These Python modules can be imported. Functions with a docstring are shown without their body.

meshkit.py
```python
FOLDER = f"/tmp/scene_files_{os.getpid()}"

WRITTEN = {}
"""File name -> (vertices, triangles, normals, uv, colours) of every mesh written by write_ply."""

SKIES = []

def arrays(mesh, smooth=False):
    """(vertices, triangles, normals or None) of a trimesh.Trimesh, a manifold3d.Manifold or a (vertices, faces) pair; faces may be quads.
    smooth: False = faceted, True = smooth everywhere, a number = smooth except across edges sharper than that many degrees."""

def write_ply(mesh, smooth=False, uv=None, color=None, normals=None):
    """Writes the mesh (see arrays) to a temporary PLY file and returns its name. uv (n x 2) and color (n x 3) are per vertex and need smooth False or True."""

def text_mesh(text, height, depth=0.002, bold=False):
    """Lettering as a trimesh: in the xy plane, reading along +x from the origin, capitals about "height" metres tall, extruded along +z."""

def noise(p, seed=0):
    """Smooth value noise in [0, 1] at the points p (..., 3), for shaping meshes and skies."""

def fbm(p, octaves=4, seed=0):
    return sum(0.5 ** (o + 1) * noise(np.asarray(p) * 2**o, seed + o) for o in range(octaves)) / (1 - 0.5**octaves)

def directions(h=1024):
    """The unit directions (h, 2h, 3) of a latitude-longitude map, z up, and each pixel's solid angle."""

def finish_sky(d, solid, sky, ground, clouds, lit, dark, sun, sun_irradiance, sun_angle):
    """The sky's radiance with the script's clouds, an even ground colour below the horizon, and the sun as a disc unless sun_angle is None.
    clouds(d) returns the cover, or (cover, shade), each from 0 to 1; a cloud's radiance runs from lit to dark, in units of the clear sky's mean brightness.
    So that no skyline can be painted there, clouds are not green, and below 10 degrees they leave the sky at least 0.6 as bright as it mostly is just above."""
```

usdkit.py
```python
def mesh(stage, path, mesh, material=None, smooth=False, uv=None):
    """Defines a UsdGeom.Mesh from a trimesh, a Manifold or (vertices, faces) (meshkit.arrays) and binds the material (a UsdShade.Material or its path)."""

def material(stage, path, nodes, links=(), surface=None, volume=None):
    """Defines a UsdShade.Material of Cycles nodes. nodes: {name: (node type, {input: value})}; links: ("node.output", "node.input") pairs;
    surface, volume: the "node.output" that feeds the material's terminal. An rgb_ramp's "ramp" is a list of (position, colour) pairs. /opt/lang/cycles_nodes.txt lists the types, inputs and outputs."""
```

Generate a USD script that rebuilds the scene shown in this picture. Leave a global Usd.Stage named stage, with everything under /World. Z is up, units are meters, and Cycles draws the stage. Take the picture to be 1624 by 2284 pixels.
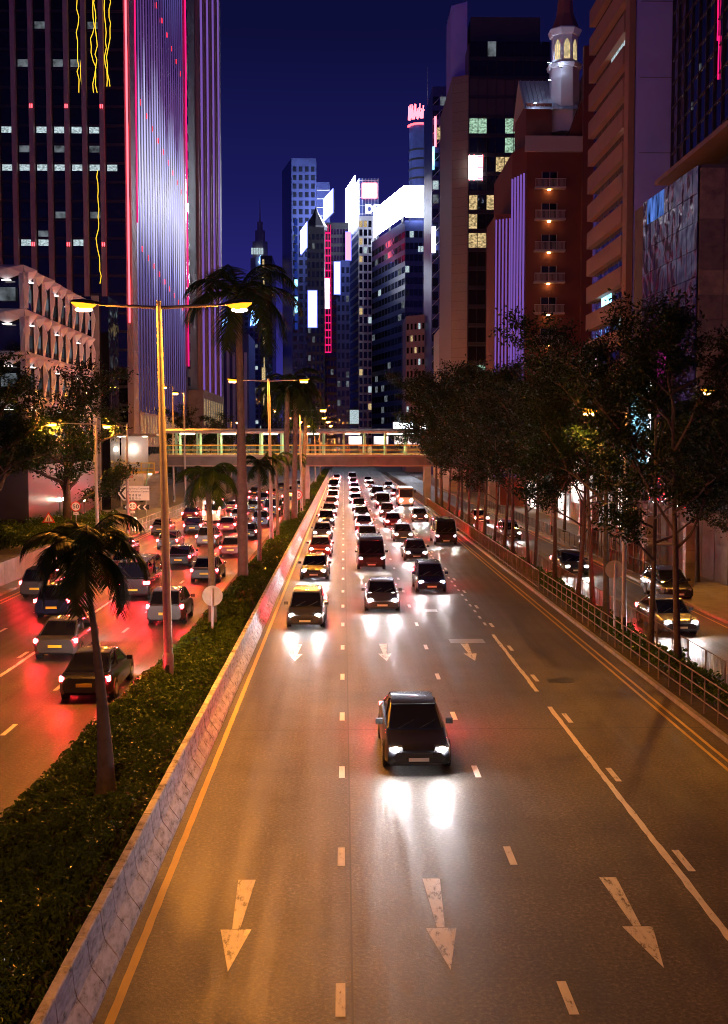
import math, random
import numpy as np
import trimesh, meshkit, usdkit
from shapely.geometry import Polygon
from pxr import Usd, UsdGeom, UsdLux, UsdShade, Gf, Sdf

rng = random.Random(7)
R = np.random.default_rng(11)
stage = Usd.Stage.CreateInMemory()
UsdGeom.SetStageUpAxis(stage, UsdGeom.Tokens.z)
UsdGeom.SetStageMetersPerUnit(stage, 1.0)
world = UsdGeom.Xform.Define(stage, '/World')
stage.SetDefaultPrim(world.GetPrim())
UsdGeom.Scope.Define(stage, '/World/Looks')

# ---------------------------------------------------------------- camera
PITCH, YAW = math.degrees(math.atan(152 / 2450)), 1.05
cam = UsdGeom.Camera.Define(stage, '/World/camera')
cam.AddTranslateOp().Set(Gf.Vec3d(0, 0, 8.5))
cam.AddRotateZOp().Set(-YAW)
cam.AddRotateXOp().Set(90 - PITCH)
cam.CreateHorizontalApertureAttr(24.0)
cam.CreateVerticalApertureAttr(24.0 * 1024 / 728)
cam.CreateFocalLengthAttr(24.0 * 2450 / 1624)
cam.CreateClippingRangeAttr(Gf.Vec2f(0.3, 6000))
cam.CreateExposureAttr(0.0)

# ---------------------------------------------------------------- sky (night, no sun)
mat = lambda name, *a, **k: usdkit.material(stage, '/World/Looks/' + name, *a, **k)
sky = UsdLux.DomeLight.Define(stage, '/World/sky')
sky.GetPrim().SetCustomDataByKey('kind', 'structure')
sky.GetPrim().SetCustomDataByKey('label', 'deep navy night sky glowing violet above the skyline')
sky.GetPrim().SetCustomDataByKey('category', 'sky')
sky_mat = mat('sky_look', {
    't': ('texture_coordinate', {}),
    'x': ('separate_xyz', {}),
    'r': ('rgb_ramp', {'ramp': [(0.0, (0.75, 0.6, 4.8)), (0.10, (0.50, 0.43, 3.9)), (0.22, (0.20, 0.20, 2.0)), (0.34, (0.085, 0.09, 0.80)), (0.5, (0.05, 0.055, 0.5)), (1.0, (0.03, 0.035, 0.34))]}),
    's': ('sky_texture', {'sky_type': 'single_scattering', 'sun_disc': False, 'sun_elevation': math.radians(-4.0), 'sun_rotation': math.radians(200)}),
    'm': ('mix_color', {'blend_type': 'multiply', 'fac': 1.0, 'b': (0.01, 0.012, 0.05), 'use_clamp': False}),
    'a': ('mix_color', {'blend_type': 'add', 'fac': 1.0, 'use_clamp': False}),
    'b': ('background_shader', {'strength': 0.05}),
}, [('t.generated', 'x.vector'), ('x.z', 'r.fac'), ('s.color', 'm.a'), ('m.result', 'a.a'), ('r.color', 'a.b'), ('a.result', 'b.color')], surface='b.background')
UsdShade.MaterialBindingAPI.Apply(sky.GetPrim()).Bind(sky_mat)

# ---------------------------------------------------------------- helpers
_used = {}
def numbered(parent, name):
    k = (parent, name)
    n = _used.get(k, 0)
    _used[k] = n + 1
    return parent + '/' + (name if n == 0 else '%s_%03d' % (name, n))

def data(p, label=None, cat=None, group=None, kind=None):
    for k, v in (('label', label), ('category', cat), ('group', group), ('kind', kind)):
        if v: p.SetCustomDataByKey(k, v)
    return p

class MB:
    def __init__(s): s.v, s.f, s.n = [], [], 0
    def raw(s, v, f):
        v = np.asarray(v, float); f = np.asarray(f, int)
        if f.shape[1] == 4: f = np.vstack([f[:, [0, 1, 2]], f[:, [0, 2, 3]]])
        s.v.append(v); s.f.append(f + s.n); s.n += len(v); return s
    def add(s, tm, T=None):
        v = np.array(tm.vertices)
        if T is not None: v = v @ T[:3, :3].T + T[:3, 3]
        return s.raw(v, tm.faces)
    def box(s, x0, x1, y0, y1, z0, z1):
        v = [(x, y, z) for z in (z0, z1) for y in (y0, y1) for x in (x0, x1)]
        return s.raw(v, [(0, 2, 3, 1), (4, 5, 7, 6), (0, 1, 5, 4), (2, 6, 7, 3), (0, 4, 6, 2), (1, 3, 7, 5)])
    def sheet(s, pts, z):
        n = len(pts); v = [(p[0], p[1], z) for p in pts]
        return s.raw(v, [(0, i, i + 1) for i in range(1, n - 1)])
    def tube(s, pts, rad, n=8, cap=True):
        pts = np.asarray(pts, float); rad = np.broadcast_to(np.asarray(rad, float), len(pts))
        rings = []
        for i, p in enumerate(pts):
            d = pts[min(i + 1, len(pts) - 1)] - pts[max(i - 1, 0)]
            d = d / (np.linalg.norm(d) + 1e-9)
            a = np.cross(d, (0, 0, 1) if abs(d[2]) < .9 else (1, 0, 0)); a /= np.linalg.norm(a)
            b = np.cross(d, a)
            t = np.arange(n) * 2 * math.pi / n
            rings.append(p + rad[i] * (np.cos(t)[:, None] * a + np.sin(t)[:, None] * b))
        v = np.vstack(rings); f = []
        for i in range(len(pts) - 1):
            for j in range(n):
                k = (j + 1) % n
                f.append((i * n + j, i * n + k, (i + 1) * n + k, (i + 1) * n + j))
        s.raw(v, f)
        if cap:
            c = [(0, j + 1, j) for j in range(1, n - 1)]
            s.raw(rings[0], c); s.raw(rings[-1], [(x[0], x[2], x[1]) for x in c])
        return s
    def loft(s, rings):
        n = len(rings[0]); v = np.vstack([np.asarray(r, float) for r in rings]); f = []
        for i in range(len(rings) - 1):
            for j in range(n):
                k = (j + 1) % n
                f.append((i * n + j, i * n + k, (i + 1) * n + k, (i + 1) * n + j))
        s.raw(v, f)
        c = [(0, j + 1, j) for j in range(1, n - 1)]
        s.raw(rings[0], c); s.raw(rings[-1], [(x[0], x[2], x[1]) for x in c]); return s
    def bar(s, p0, p1, w, h=None):
        return s.tube([p0, p1], (w / 2) * 1.414, 4)
    def mesh(s): return np.vstack(s.v), np.vstack(s.f)
    def build(s, name, m, parent='/World', smooth=False, label=None, cat=None, group=None, kind=None):
        if not isinstance(parent, str): parent = str(parent.GetPath())
        path = numbered(parent, name)
        p = usdkit.mesh(stage, path, s.mesh(), M[m] if isinstance(m, str) else m, smooth).GetPrim()
        return data(p, label, cat, group, kind)

def thing(name, label=None, cat=None, loc=None, rz=0, group=None, kind=None, parent='/World', scale=None):
    x = UsdGeom.Xform.Define(stage, numbered(parent, name))
    if loc is not None: x.AddTranslateOp().Set(Gf.Vec3d(*map(float, loc)))
    if rz: x.AddRotateZOp().Set(float(rz))
    if scale is not None: x.AddScaleOp().Set(Gf.Vec3f(*map(float, scale)) if np.ndim(scale) else Gf.Vec3f(float(scale)))
    return data(x.GetPrim(), label, cat, group, kind)

classes = {}
def copy_of(proto, name, label, cat, loc, rz=0, group=None, scale=None):
    o = thing(name, label, cat, loc, rz, group, scale=scale)
    o.GetReferences().AddInternalReference(proto)
    o.SetInstanceable(True)
    return o
def klass(name):
    x = stage.CreateClassPrim('/_' + name)
    x.SetTypeName('Xform')
    return '/_' + name

# ---------------------------------------------------------------- materials
M = {}
def pbr(name, col, rough=0.6, metal=0, var=0.0, scale=3.0, bump=0.0, bscale=30.0, spec=0.5, detail=4, dark=None, **kw):
    nodes = {'p': ('principled_bsdf', {'base_color': col, 'roughness': rough, 'metallic': metal, 'specular_ior_level': spec, **kw})}
    links = []
    if var or bump:
        nodes['g'] = ('texture_coordinate', {})
    if var:
        c = np.array(col)
        lo = np.array(dark) if dark is not None else c * (1 - var)
        nodes['n'] = ('noise_texture', {'scale': scale, 'detail': detail, 'roughness': 0.65})
        nodes['r'] = ('rgb_ramp', {'ramp': [(0.3, tuple(lo)), (0.5, tuple(c)), (0.72, tuple(np.minimum(c * (1 + var * .6), 1)))]})
        links += [('g.object', 'n.vector'), ('n.fac', 'r.fac'), ('r.color', 'p.base_color')]
    if bump:
        nodes['bn'] = ('noise_texture', {'scale': bscale, 'detail': 3.0})
        nodes['b'] = ('bump', {'strength': bump, 'distance': 0.02})
        links += [('g.object', 'bn.vector'), ('bn.fac', 'b.height'), ('b.normal', 'p.normal')]
    M[name] = mat(name, nodes, links, surface='p.BSDF')
    return M[name]

def emit(name, col, strength, noisy=0.0, nscale=1.0, stretch=(1, 1, 1)):
    nodes = {'e': ('emission', {'color': col, 'strength': strength})}
    links = []
    if noisy:
        nodes.update({'g': ('geometry', {}), 'mp': ('mapping', {'scale': stretch}), 'n': ('noise_texture', {'scale': nscale, 'detail': 3.0}),
                      'r': ('map_range', {'from_min': 0.35, 'from_max': 0.65, 'to_min': strength * (1 - noisy), 'to_max': strength, 'clamp': True})})
        links = [('g.position', 'mp.vector'), ('mp.vector', 'n.vector'), ('n.fac', 'r.value'), ('r.result', 'e.strength')]
    M[name] = mat(name, nodes, links, surface='e.emission')
    return M[name]

# asphalt: two laid strips of different age, meeting at a joint; aggregate, tyre-polished tracks, patches
M['asphalt'] = mat('asphalt', {
    'g': ('geometry', {}), 'x': ('separate_xyz', {}),
    'n1': ('noise_texture', {'scale': 13.0, 'detail': 4.0, 'roughness': 0.85}),
    'n2': ('noise_texture', {'scale': 0.45, 'detail': 7.0, 'roughness': 0.68}),
    'mp': ('mapping', {'scale': (1.6, 0.05, 1)}), 'n3': ('noise_texture', {'scale': 1.2, 'detail': 4.0}),
    'seam': ('math', {'math_type': 'greater_than', 'value2': 0.13}),
    'base': ('mix_color', {'a': (0.058, 0.053, 0.050), 'b': (0.082, 0.071, 0.060)}),
    'r1': ('rgb_ramp', {'ramp': [(0.3, (0.30, 0.30, 0.30)), (0.48, (0.85, 0.85, 0.85)), (0.58, (1.5, 1.46, 1.42)), (0.68, (3.0, 2.9, 2.8))]}),
    'r2': ('rgb_ramp', {'ramp': [(0.3, (0.45, 0.45, 0.45)), (0.42, (0.82, 0.82, 0.82)), (0.55, (1.0, 1.0, 1.0)), (0.72, (1.25, 1.25, 1.25))]}),
    'r3': ('rgb_ramp', {'ramp': [(0.3, (0.75, 0.75, 0.76)), (0.6, (1.1, 1.1, 1.1))]}),
    'm1': ('mix_color', {'blend_type': 'multiply', 'fac': 1.0, 'use_clamp': False}),
    'm2': ('mix_color', {'blend_type': 'multiply', 'fac': 1.0, 'use_clamp': False}),
    'm3': ('mix_color', {'blend_type': 'multiply', 'fac': 1.0, 'use_clamp': False}),
    'b': ('bump', {'strength': 0.6, 'distance': 0.012}),
    'ro': ('map_range', {'from_min': 0.35, 'from_max': 0.65, 'to_min': 0.44, 'to_max': 0.58}),
    'p': ('principled_bsdf', {'specular_ior_level': 0.5}),
}, [('g.position', 'n1.vector'), ('g.position', 'n2.vector'), ('g.position', 'mp.vector'), ('mp.vector', 'n3.vector'), ('g.position', 'x.vector'),
    ('x.x', 'seam.value1'), ('seam.value', 'base.fac'), ('n1.fac', 'r1.fac'), ('n2.fac', 'r2.fac'), ('n3.fac', 'r3.fac'),
    ('base.result', 'm1.a'), ('r1.color', 'm1.b'), ('m1.result', 'm2.a'), ('r2.color', 'm2.b'), ('m2.result', 'm3.a'), ('r3.color', 'm3.b'),
    ('m3.result', 'p.base_color'), ('n1.fac', 'b.height'), ('b.normal', 'p.normal'), ('n3.fac', 'ro.value'), ('ro.result', 'p.roughness')], surface='p.BSDF')

def paint(name, col, wear):
    M[name] = mat(name, {
        'g': ('geometry', {}), 'mp': ('mapping', {'scale': (3.0, 1.0, 1)}),
        'n': ('noise_texture', {'scale': 2.2, 'detail': 8.0, 'roughness': 0.75}),
        'r': ('rgb_ramp', {'ramp': [(wear - 0.06, (0.075, 0.066, 0.058)), (wear + 0.03, tuple(np.array(col) * .8)), (0.75, col)]}),
        'p': ('principled_bsdf', {'roughness': 0.38})},
        [('g.position', 'mp.vector'), ('mp.vector', 'n.vector'), ('n.fac', 'r.fac'), ('r.color', 'p.base_color')], surface='p.BSDF')
paint('white_paint', (0.85, 0.83, 0.78), 0.40)
paint('worn_paint', (0.80, 0.77, 0.71), 0.45)
paint('yellow_paint', (0.62, 0.40, 0.05), 0.34)

pbr('soil', (0.06, 0.045, 0.03), 0.95, var=.5, scale=4, bump=.6, bscale=14)
pbr('paving', (0.22, 0.20, 0.18), 0.8, var=.3, scale=1.2, bump=.2)
pbr('kerb_stone', (0.27, 0.25, 0.22), 0.8, var=.35, scale=2.5, bump=.3)
M['barrier_concrete'] = mat('barrier_concrete', {
    'g': ('geometry', {}), 'mp': ('mapping', {'scale': (1.0, 0.8, 2.5)}),
    'n': ('noise_texture', {'scale': 3.0, 'detail': 8.0, 'roughness': 0.7}), 'n2': ('noise_texture', {'scale': 22.0, 'detail': 4.0}),
    'r': ('rgb_ramp', {'ramp': [(0.34, (0.13, 0.12, 0.12)), (0.43, (0.46, 0.44, 0.46)), (0.55, (0.68, 0.66, 0.70)), (0.7, (0.78, 0.76, 0.80))]}),
    'b': ('bump', {'strength': 0.25, 'distance': 0.01}), 'p': ('principled_bsdf', {'roughness': 0.75})},
    [('g.position', 'mp.vector'), ('mp.vector', 'n.vector'), ('g.position', 'n2.vector'), ('n.fac', 'r.fac'), ('r.color', 'p.base_color'), ('n2.fac', 'b.height'), ('b.normal', 'p.normal')], surface='p.BSDF')
pbr('concrete', (0.30, 0.28, 0.26), 0.85, var=.3, scale=.6, bump=.2, bscale=8)
pbr('dark_concrete', (0.10, 0.09, 0.085), 0.85, var=.35, scale=.5)
pbr('galvanised', (0.42, 0.42, 0.42), 0.45, .7, var=.15, scale=6)
pbr('pole_paint', (0.28, 0.26, 0.24), 0.45, .3, var=.2, scale=4)
pbr('dark_metal', (0.06, 0.06, 0.06), 0.4, .6)
pbr('yellow_steel', (0.62, 0.42, 0.05), 0.45, var=.12)
pbr('green_steel', (0.22, 0.48, 0.30), 0.5, var=.1)
pbr('roof_sheet', (0.30, 0.27, 0.24), 0.6, var=.2)
pbr('sign_back', (0.40, 0.39, 0.36), 0.5, .5, var=.15, scale=5)
pbr('sign_white', (0.78, 0.78, 0.76), 0.5)
pbr('sign_black', (0.02, 0.02, 0.02), 0.5)
pbr('sign_red', (0.55, 0.03, 0.02), 0.5)
pbr('sign_yellow', (0.75, 0.5, 0.03), 0.5)
pbr('blue_lit_wall', (0.36, 0.39, 0.98), 0.8, var=.1, scale=.3, bump=.1)  # blue light falling on the wall is mixed into its colour
pbr('white_panel', (0.5, 0.49, 0.52), 0.5, var=.06)
pbr('pier_cladding', (0.36, 0.27, 0.28), 0.5, var=.12, scale=1)
pbr('brown_stone', (0.19, 0.14, 0.11), 0.6, var=.2, scale=1)
pbr('slab_stone', (0.22, 0.17, 0.11), 0.45, var=.45, scale=1.1, bump=.2, bscale=5)
pbr('slab_stone_dark', (0.15, 0.115, 0.08), 0.45, var=.45, scale=1.4, bump=.2, bscale=5)
pbr('red_render', (0.15, 0.04, 0.026), 0.8, var=.12, scale=.5)
pbr('band_render', (0.27, 0.165, 0.12), 0.75, var=.1, scale=.5)
pbr('cream_trim', (0.42, 0.34, 0.30), 0.7)
pbr('steeple_paint', (0.66, 0.67, 0.72), 0.6, var=.06)
pbr('steeple_roof', (0.24, 0.10, 0.09), 0.7)
pbr('metal_roof', (0.42, 0.42, 0.50), 0.5, .3)
pbr('beige_tile', (0.27, 0.24, 0.19), 0.6, var=.12)
pbr('pink_render', (0.45, 0.34, 0.36), 0.8, var=.12)
pbr('cream_render', (0.78, 0.74, 0.60), 0.8, var=.08)
pbr('white_grid', (0.80, 0.80, 0.86), 0.7, var=.06)
pbr('office_dark', (0.045, 0.045, 0.06), 0.35, var=.2, scale=.3)
pbr('office_blue', (0.06, 0.08, 0.26), 0.35, var=.2, scale=.3)  # colour includes the blue light on the slab tower left of centre
pbr('office_brown', (0.07, 0.055, 0.055), 0.4, var=.25, scale=.2)
pbr('mullion', (0.05, 0.045, 0.05), 0.4, .5)
pbr('hoarding', (0.14, 0.13, 0.12), 0.6, .3, var=.2)
def tinted_glass(name, col, rough=0.06, wob=0.0):
    nodes = {'p': ('principled_bsdf', {'base_color': col, 'roughness': rough, 'specular_ior_level': 0.9, 'metallic': 0.25})}
    links = []
    if wob:
        nodes.update({'g': ('geometry', {}), 'n': ('noise_texture', {'scale': 0.6, 'detail': 1.0}), 'b': ('bump', {'strength': wob, 'distance': 0.3})})
        links = [('g.position', 'n.vector'), ('n.fac', 'b.height'), ('b.normal', 'p.normal')]
    M[name] = mat(name, nodes, links, surface='p.BSDF')
tinted_glass('dark_glass', (0.012, 0.012, 0.016), wob=.15)
tinted_glass('blue_glass', (0.02, 0.025, 0.05), wob=.3)
tinted_glass('violet_glass', (0.035, 0.02, 0.06), wob=.3)
tinted_glass('car_glass', (0.01, 0.01, 0.012), 0.03)
emit('office_cool', (0.75, 0.95, 1.0), 0.85, .7, 2.6, (1, 1, 1.6))
emit('office_green', (0.62, 1.0, 0.72), 0.8, .75, 2.6, (1, 1, 1.6))
emit('office_warm', (1.0, 0.72, 0.34), 0.9, .8, 2.4, (1, 1, 1.6))
emit('office_dim', (0.65, 0.75, 0.85), 0.22, .8, .8)
emit('led_red', (1.0, 0.02, 0.03), 3.0)
emit('led_red_hot', (1.0, 0.06, 0.08), 6.0)
emit('led_pink', (1.0, 0.01, 0.16), 1.6)
emit('yellow_reflection', (1.0, 0.62, 0.03), 1.6)  # emission standing for a yellow line reflected in glass
emit('screen_white', (0.80, 0.86, 1.0), 26.0, .25, .15)
emit('screen_pink', (1.0, 0.7, 0.95), 4.0, .5, .12)
emit('blue_screen_reflection', (0.14, 0.30, 1.0), .8, .98, 1.6, (1, 1, .3))  # reflection of a blue screen, painted as emission
emit('sign_glow_red', (1.0, 0.12, 0.16), 5.0)
emit('sign_glow_white', (1.0, 0.93, 0.98), 9.0)
emit('blue_halo', (0.16, 0.2, 1.0), 2.5)  # painted halo colour for the screen borders
emit('sign_glow_blue', (0.2, 0.45, 1.0), 7.0)
emit('sign_glow_cyan', (0.30, 0.75, 1.0), 4.0, .6, .6)
emit('shop_white', (1.0, 0.86, 0.80), 3.0, .85, .35)
emit('lamp_white', (1.0, 0.88, 0.66), 28.0)
emit('bridge_light', (1.0, 0.82, 0.45), 170.0)
emit('soffit_glow', (1.0, 0.9, 0.85), 3.5)
emit('lamp_warm', (1.0, 0.55, 0.16), 26.0)
emit('sodium', (1.0, 0.33, 0.028), 8200.0)
emit('lens_glow', (1.0, 0.33, 0.015), 2.6)
emit('sodium_mid', (1.0, 0.38, 0.05), 2600.0)
emit('sodium_far', (1.0, 0.42, 0.06), 1100.0)
emit('headlamp', (1.0, 0.93, 0.92), 1150.0)
emit('taillamp', (1.0, 0.02, 0.03), 1300.0)
emit('number_glow', (1.0, 0.8, 0.5), 2.0)
# LED-lit fins: a light show that runs up each fin, brightest in the middle third
M['led_fin'] = mat('led_fin', {
    'g': ('geometry', {}), 'x': ('separate_xyz', {}),
    'n': ('noise_texture', {'scale': 0.9, 'detail': 1.0}), 'mp': ('mapping', {'scale': (0.0, 0.7, 0.02)}),
    'ad': ('math', {'math_type': 'multiply_add', 'value2': 26.0}),
    'r': ('map_range', {'from_min': 14.0, 'from_max': 124.0, 'to_min': 0.0, 'to_max': 1.0}),
    'c': ('rgb_ramp', {'ramp': [(0.0, (0.03, 0.012, 0.03)), (0.22, (0.11, 0.07, 0.22)), (0.34, (0.20, 0.16, 0.5)), (0.42, (0.85, 0.80, 1.5)), (0.50, (1.2, 1.15, 1.9)), (0.60, (0.8, 0.75, 1.4)), (0.68, (0.22, 0.10, 0.38)), (0.82, (0.10, 0.04, 0.22)), (1.0, (0.14, 0.13, 0.5))]}),
    'e': ('emission', {'strength': 0.75})},
    [('g.position', 'mp.vector'), ('mp.vector', 'n.vector'), ('g.position', 'x.vector'), ('n.fac', 'ad.value1'), ('x.z', 'ad.value3'), ('ad.value', 'r.value'), ('r.result', 'c.fac'), ('c.color', 'e.color')], surface='e.emission')
emit('led_violet', (0.42, 0.20, 0.95), 0.42)
def leafy(name, col, tr=.25, rough=.5):
    M[name] = mat(name, {
        'o': ('geometry', {}), 'r': ('rgb_ramp', {'ramp': [(0.0, tuple(np.array(col) * .45)), (0.6, col), (1.0, tuple(np.array(col) * 1.7))]}),
        'p': ('principled_bsdf', {'roughness': rough, 'specular_ior_level': 0.2}), 't': ('translucent_bsdf', {}), 'm': ('mix_closure', {'fac': tr})},
        [('o.random_per_island', 'r.fac'), ('r.color', 'p.base_color'), ('r.color', 't.color'), ('p.BSDF', 'm.closure1'), ('t.BSDF', 'm.closure2')], surface='m.closure')
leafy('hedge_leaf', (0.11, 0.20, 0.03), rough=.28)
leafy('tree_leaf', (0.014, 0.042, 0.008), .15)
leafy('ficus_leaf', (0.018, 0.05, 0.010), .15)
leafy('palm_leaf', (0.03, 0.07, 0.018))
pbr('bark', (0.055, 0.04, 0.03), 0.9, var=.4, scale=5, bump=.5, bscale=20)
pbr('palm_bark', (0.12, 0.095, 0.08), 0.85, var=.35, scale=3, bump=.4, bscale=16)
pbr('crown_green', (0.06, 0.08, 0.03), 0.6, var=.3)

# ---------------------------------------------------------------- ground, roads, paint
data(MB().sheet([(-900, -120), (900, -120), (900, 2500), (-900, 2500)], -0.06).build('ground', 'dark_concrete'), 'dark city ground beneath the streets', 'ground', kind='structure')
pbr('black_seal', (0.02, 0.02, 0.02), .5)
def road(name, label, x0, x1, y0, y1):
    t = thing(name, label, 'road', kind='structure')
    MB().sheet([(x0, y0), (x1, y0), (x1, y1), (x0, y1)], 0.0).build('asphalt', 'asphalt', t)
    return t
main_road = road('road', 'brown lit asphalt carriageway with arrows, right of the concrete barrier', -3.74, 10.86, -25, 470)
left_road = road('road', 'red lit asphalt carriageway left of the hedge', -19.2, -6.1, -25, 470)
side_road = road('road', 'narrow service road behind the row of street trees', 12.95, 18.1, -25, 330)
def stripe(parent, name, x, w, y0, y1, m='white_paint', z=0.004, ragged=0.0):
    n = max(1, int((y1 - y0) / (0.35 if ragged else 8)))
    ys = np.linspace(y0, y1, n + 1)
    l = x - w / 2 + R.uniform(-ragged, ragged, n + 1); r = x + w / 2 + R.uniform(-ragged, ragged, n + 1)
    v = [(l[i], ys[i], z) for i in range(n + 1)] + [(r[i], ys[i], z) for i in range(n + 1)]
    return MB().raw(v, [(i, n + 1 + i, n + 2 + i, i + 1) for i in range(n)]).build(name, m, parent)
stripe(main_road, 'edge_line', -3.45, 0.14, -5, 330, 'yellow_paint', ragged=.006)
for x in (10.02, 10.30): stripe(main_road, 'double_yellow_line', x, 0.10, 10, 300, 'yellow_paint', ragged=.006)
stripe(main_road, 'solid_line', 6.64, 0.15, 12, 35.0, 'white_paint', ragged=.015)
stripe(main_road, 'solid_line', 6.64, 0.15, 37.2, 48.5, 'white_paint', ragged=.02)
for i in range(-1, 56):
    y = 15.83 + 5.84 * i
    for x in (-0.06, 3.43): stripe(main_road, 'lane_dash', x, 0.15, y, y + 1.02)
    stripe(main_road, 'lane_dash', 6.93, 0.15, y - .4, y + .75)
for y in range(51, 110, 2): stripe(main_road, 'short_dash', 6.66, 0.12, y, y + .8)
def arrow(x, y, m='worn_paint'):
    v = [(x - .17, y, .004), (x + .17, y, .004), (x + .07, y - 2.18, .004), (x - .07, y - 2.18, .004), (x - .27, y - 2.2, .004), (x + .27, y - 2.2, .004), (x + 0.02, y - 3.75, .004)]
    MB().raw(v, [(0, 3, 2), (0, 2, 1), (4, 6, 5)]).build('arrow_marking', m, main_road)
for x in (-1.90, 1.70, 5.17):
    arrow(x, 21.0); arrow(x - .05, 46.3)
MB().sheet([(.105, -5), (.14, -5), (.14, 330), (.105, 330)], .002).build('joint', 'black_seal', main_road)
for y in (32.2, 58.5, 90): MB().sheet([(-3.7, y), (10.8, y + .1), (10.8, y + .16), (-3.7, y + .06)], .003).build('joint', 'black_seal', main_road)
MB().sheet([(2.2 + .3 * math.cos(a), 24.2 + .3 * math.sin(a)) for a in np.linspace(0, 6.28, 20, endpoint=False)], .003).build('manhole_cover', 'dark_metal', main_road)
MB().box(3.9, 4.75, 55.2, 56.0, 0.002, 0.006).build('inspection_cover', 'galvanised', main_road)
MB().box(4.55, 6.05, 46.4, 47.4, 0.002, 0.006).build('inspection_cover', 'galvanised', main_road)
MB().box(7.3, 8.2, 38.6, 39.3, 0.002, 0.006).build('drain_grating', 'dark_metal', main_road)
for x in (-9.98, -15.6):
    for i in range(5, 46): stripe(left_road, 'lane_dash', x, 0.15, 5.84 * i + 2.6, 5.84 * i + 3.9)
for i in range(5, 30): stripe(left_road, 'lane_dash', -12.95, 0.15, 5.84 * i + 2.6, 5.84 * i + 3.9)
stripe(left_road, 'solid_line', -12.62, 0.15, 20, 62, ragged=.015)
for x in (-18.3, -18.65): stripe(left_road, 'double_yellow_line', x, 0.10, 15, 300, 'yellow_paint')
for x in (13.15, 13.4, 17.75): stripe(side_road, 'double_yellow_line', x, 0.09, 10, 150, 'yellow_paint')

# ---------------------------------------------------------------- kerbs, planting strips, pavements
def kerb(x, w, y0, y1, name, label, h=.14, step=2.0):
    t = thing(name, label, 'kerb', kind='structure')
    y = y0
    while y < y1:
        L = step if y < 90 else 20
        MB().box(x, x + w, y + .008, min(y + L, y1) - .008, -.05, h + rng.uniform(-.004, .004)).build('kerb_stone', 'kerb_stone', t)
        y += L
kerb(10.87, .16, 8, 330, 'kerb', 'stone kerb between the double yellow line and the railed planting strip')
kerb(12.78, .16, 8, 330, 'kerb', 'stone kerb on the service road side of the planting strip')
kerb(18.1, .16, 20, 330, 'kerb', 'stone kerb at the far side of the service road')
kerb(-19.4, .18, 20, 330, 'kerb', 'stone kerb along the far left edge of the red lit road')
data(MB().box(11.03, 12.78, -20, 330, -.05, .12).build('planting_strip', 'soil'), 'bare soil strip under the street trees', 'soil', kind='structure')
data(MB().box(-6.9, -4.17, -20, 430, -.05, .16).build('median', 'soil'), 'soil bed of the median under the hedge', 'soil', kind='structure')
data(MB().box(18.26, 60, -20, 330, -.05, .13).build('pavement', 'paving'), 'pavement on the right in front of the buildings', 'pavement', kind='structure')
data(MB().box(-70, -19.4, -20, 330, -.05, .13).build('pavement', 'paving'), 'pavement and traffic island on the left', 'pavement', kind='structure')

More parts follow.
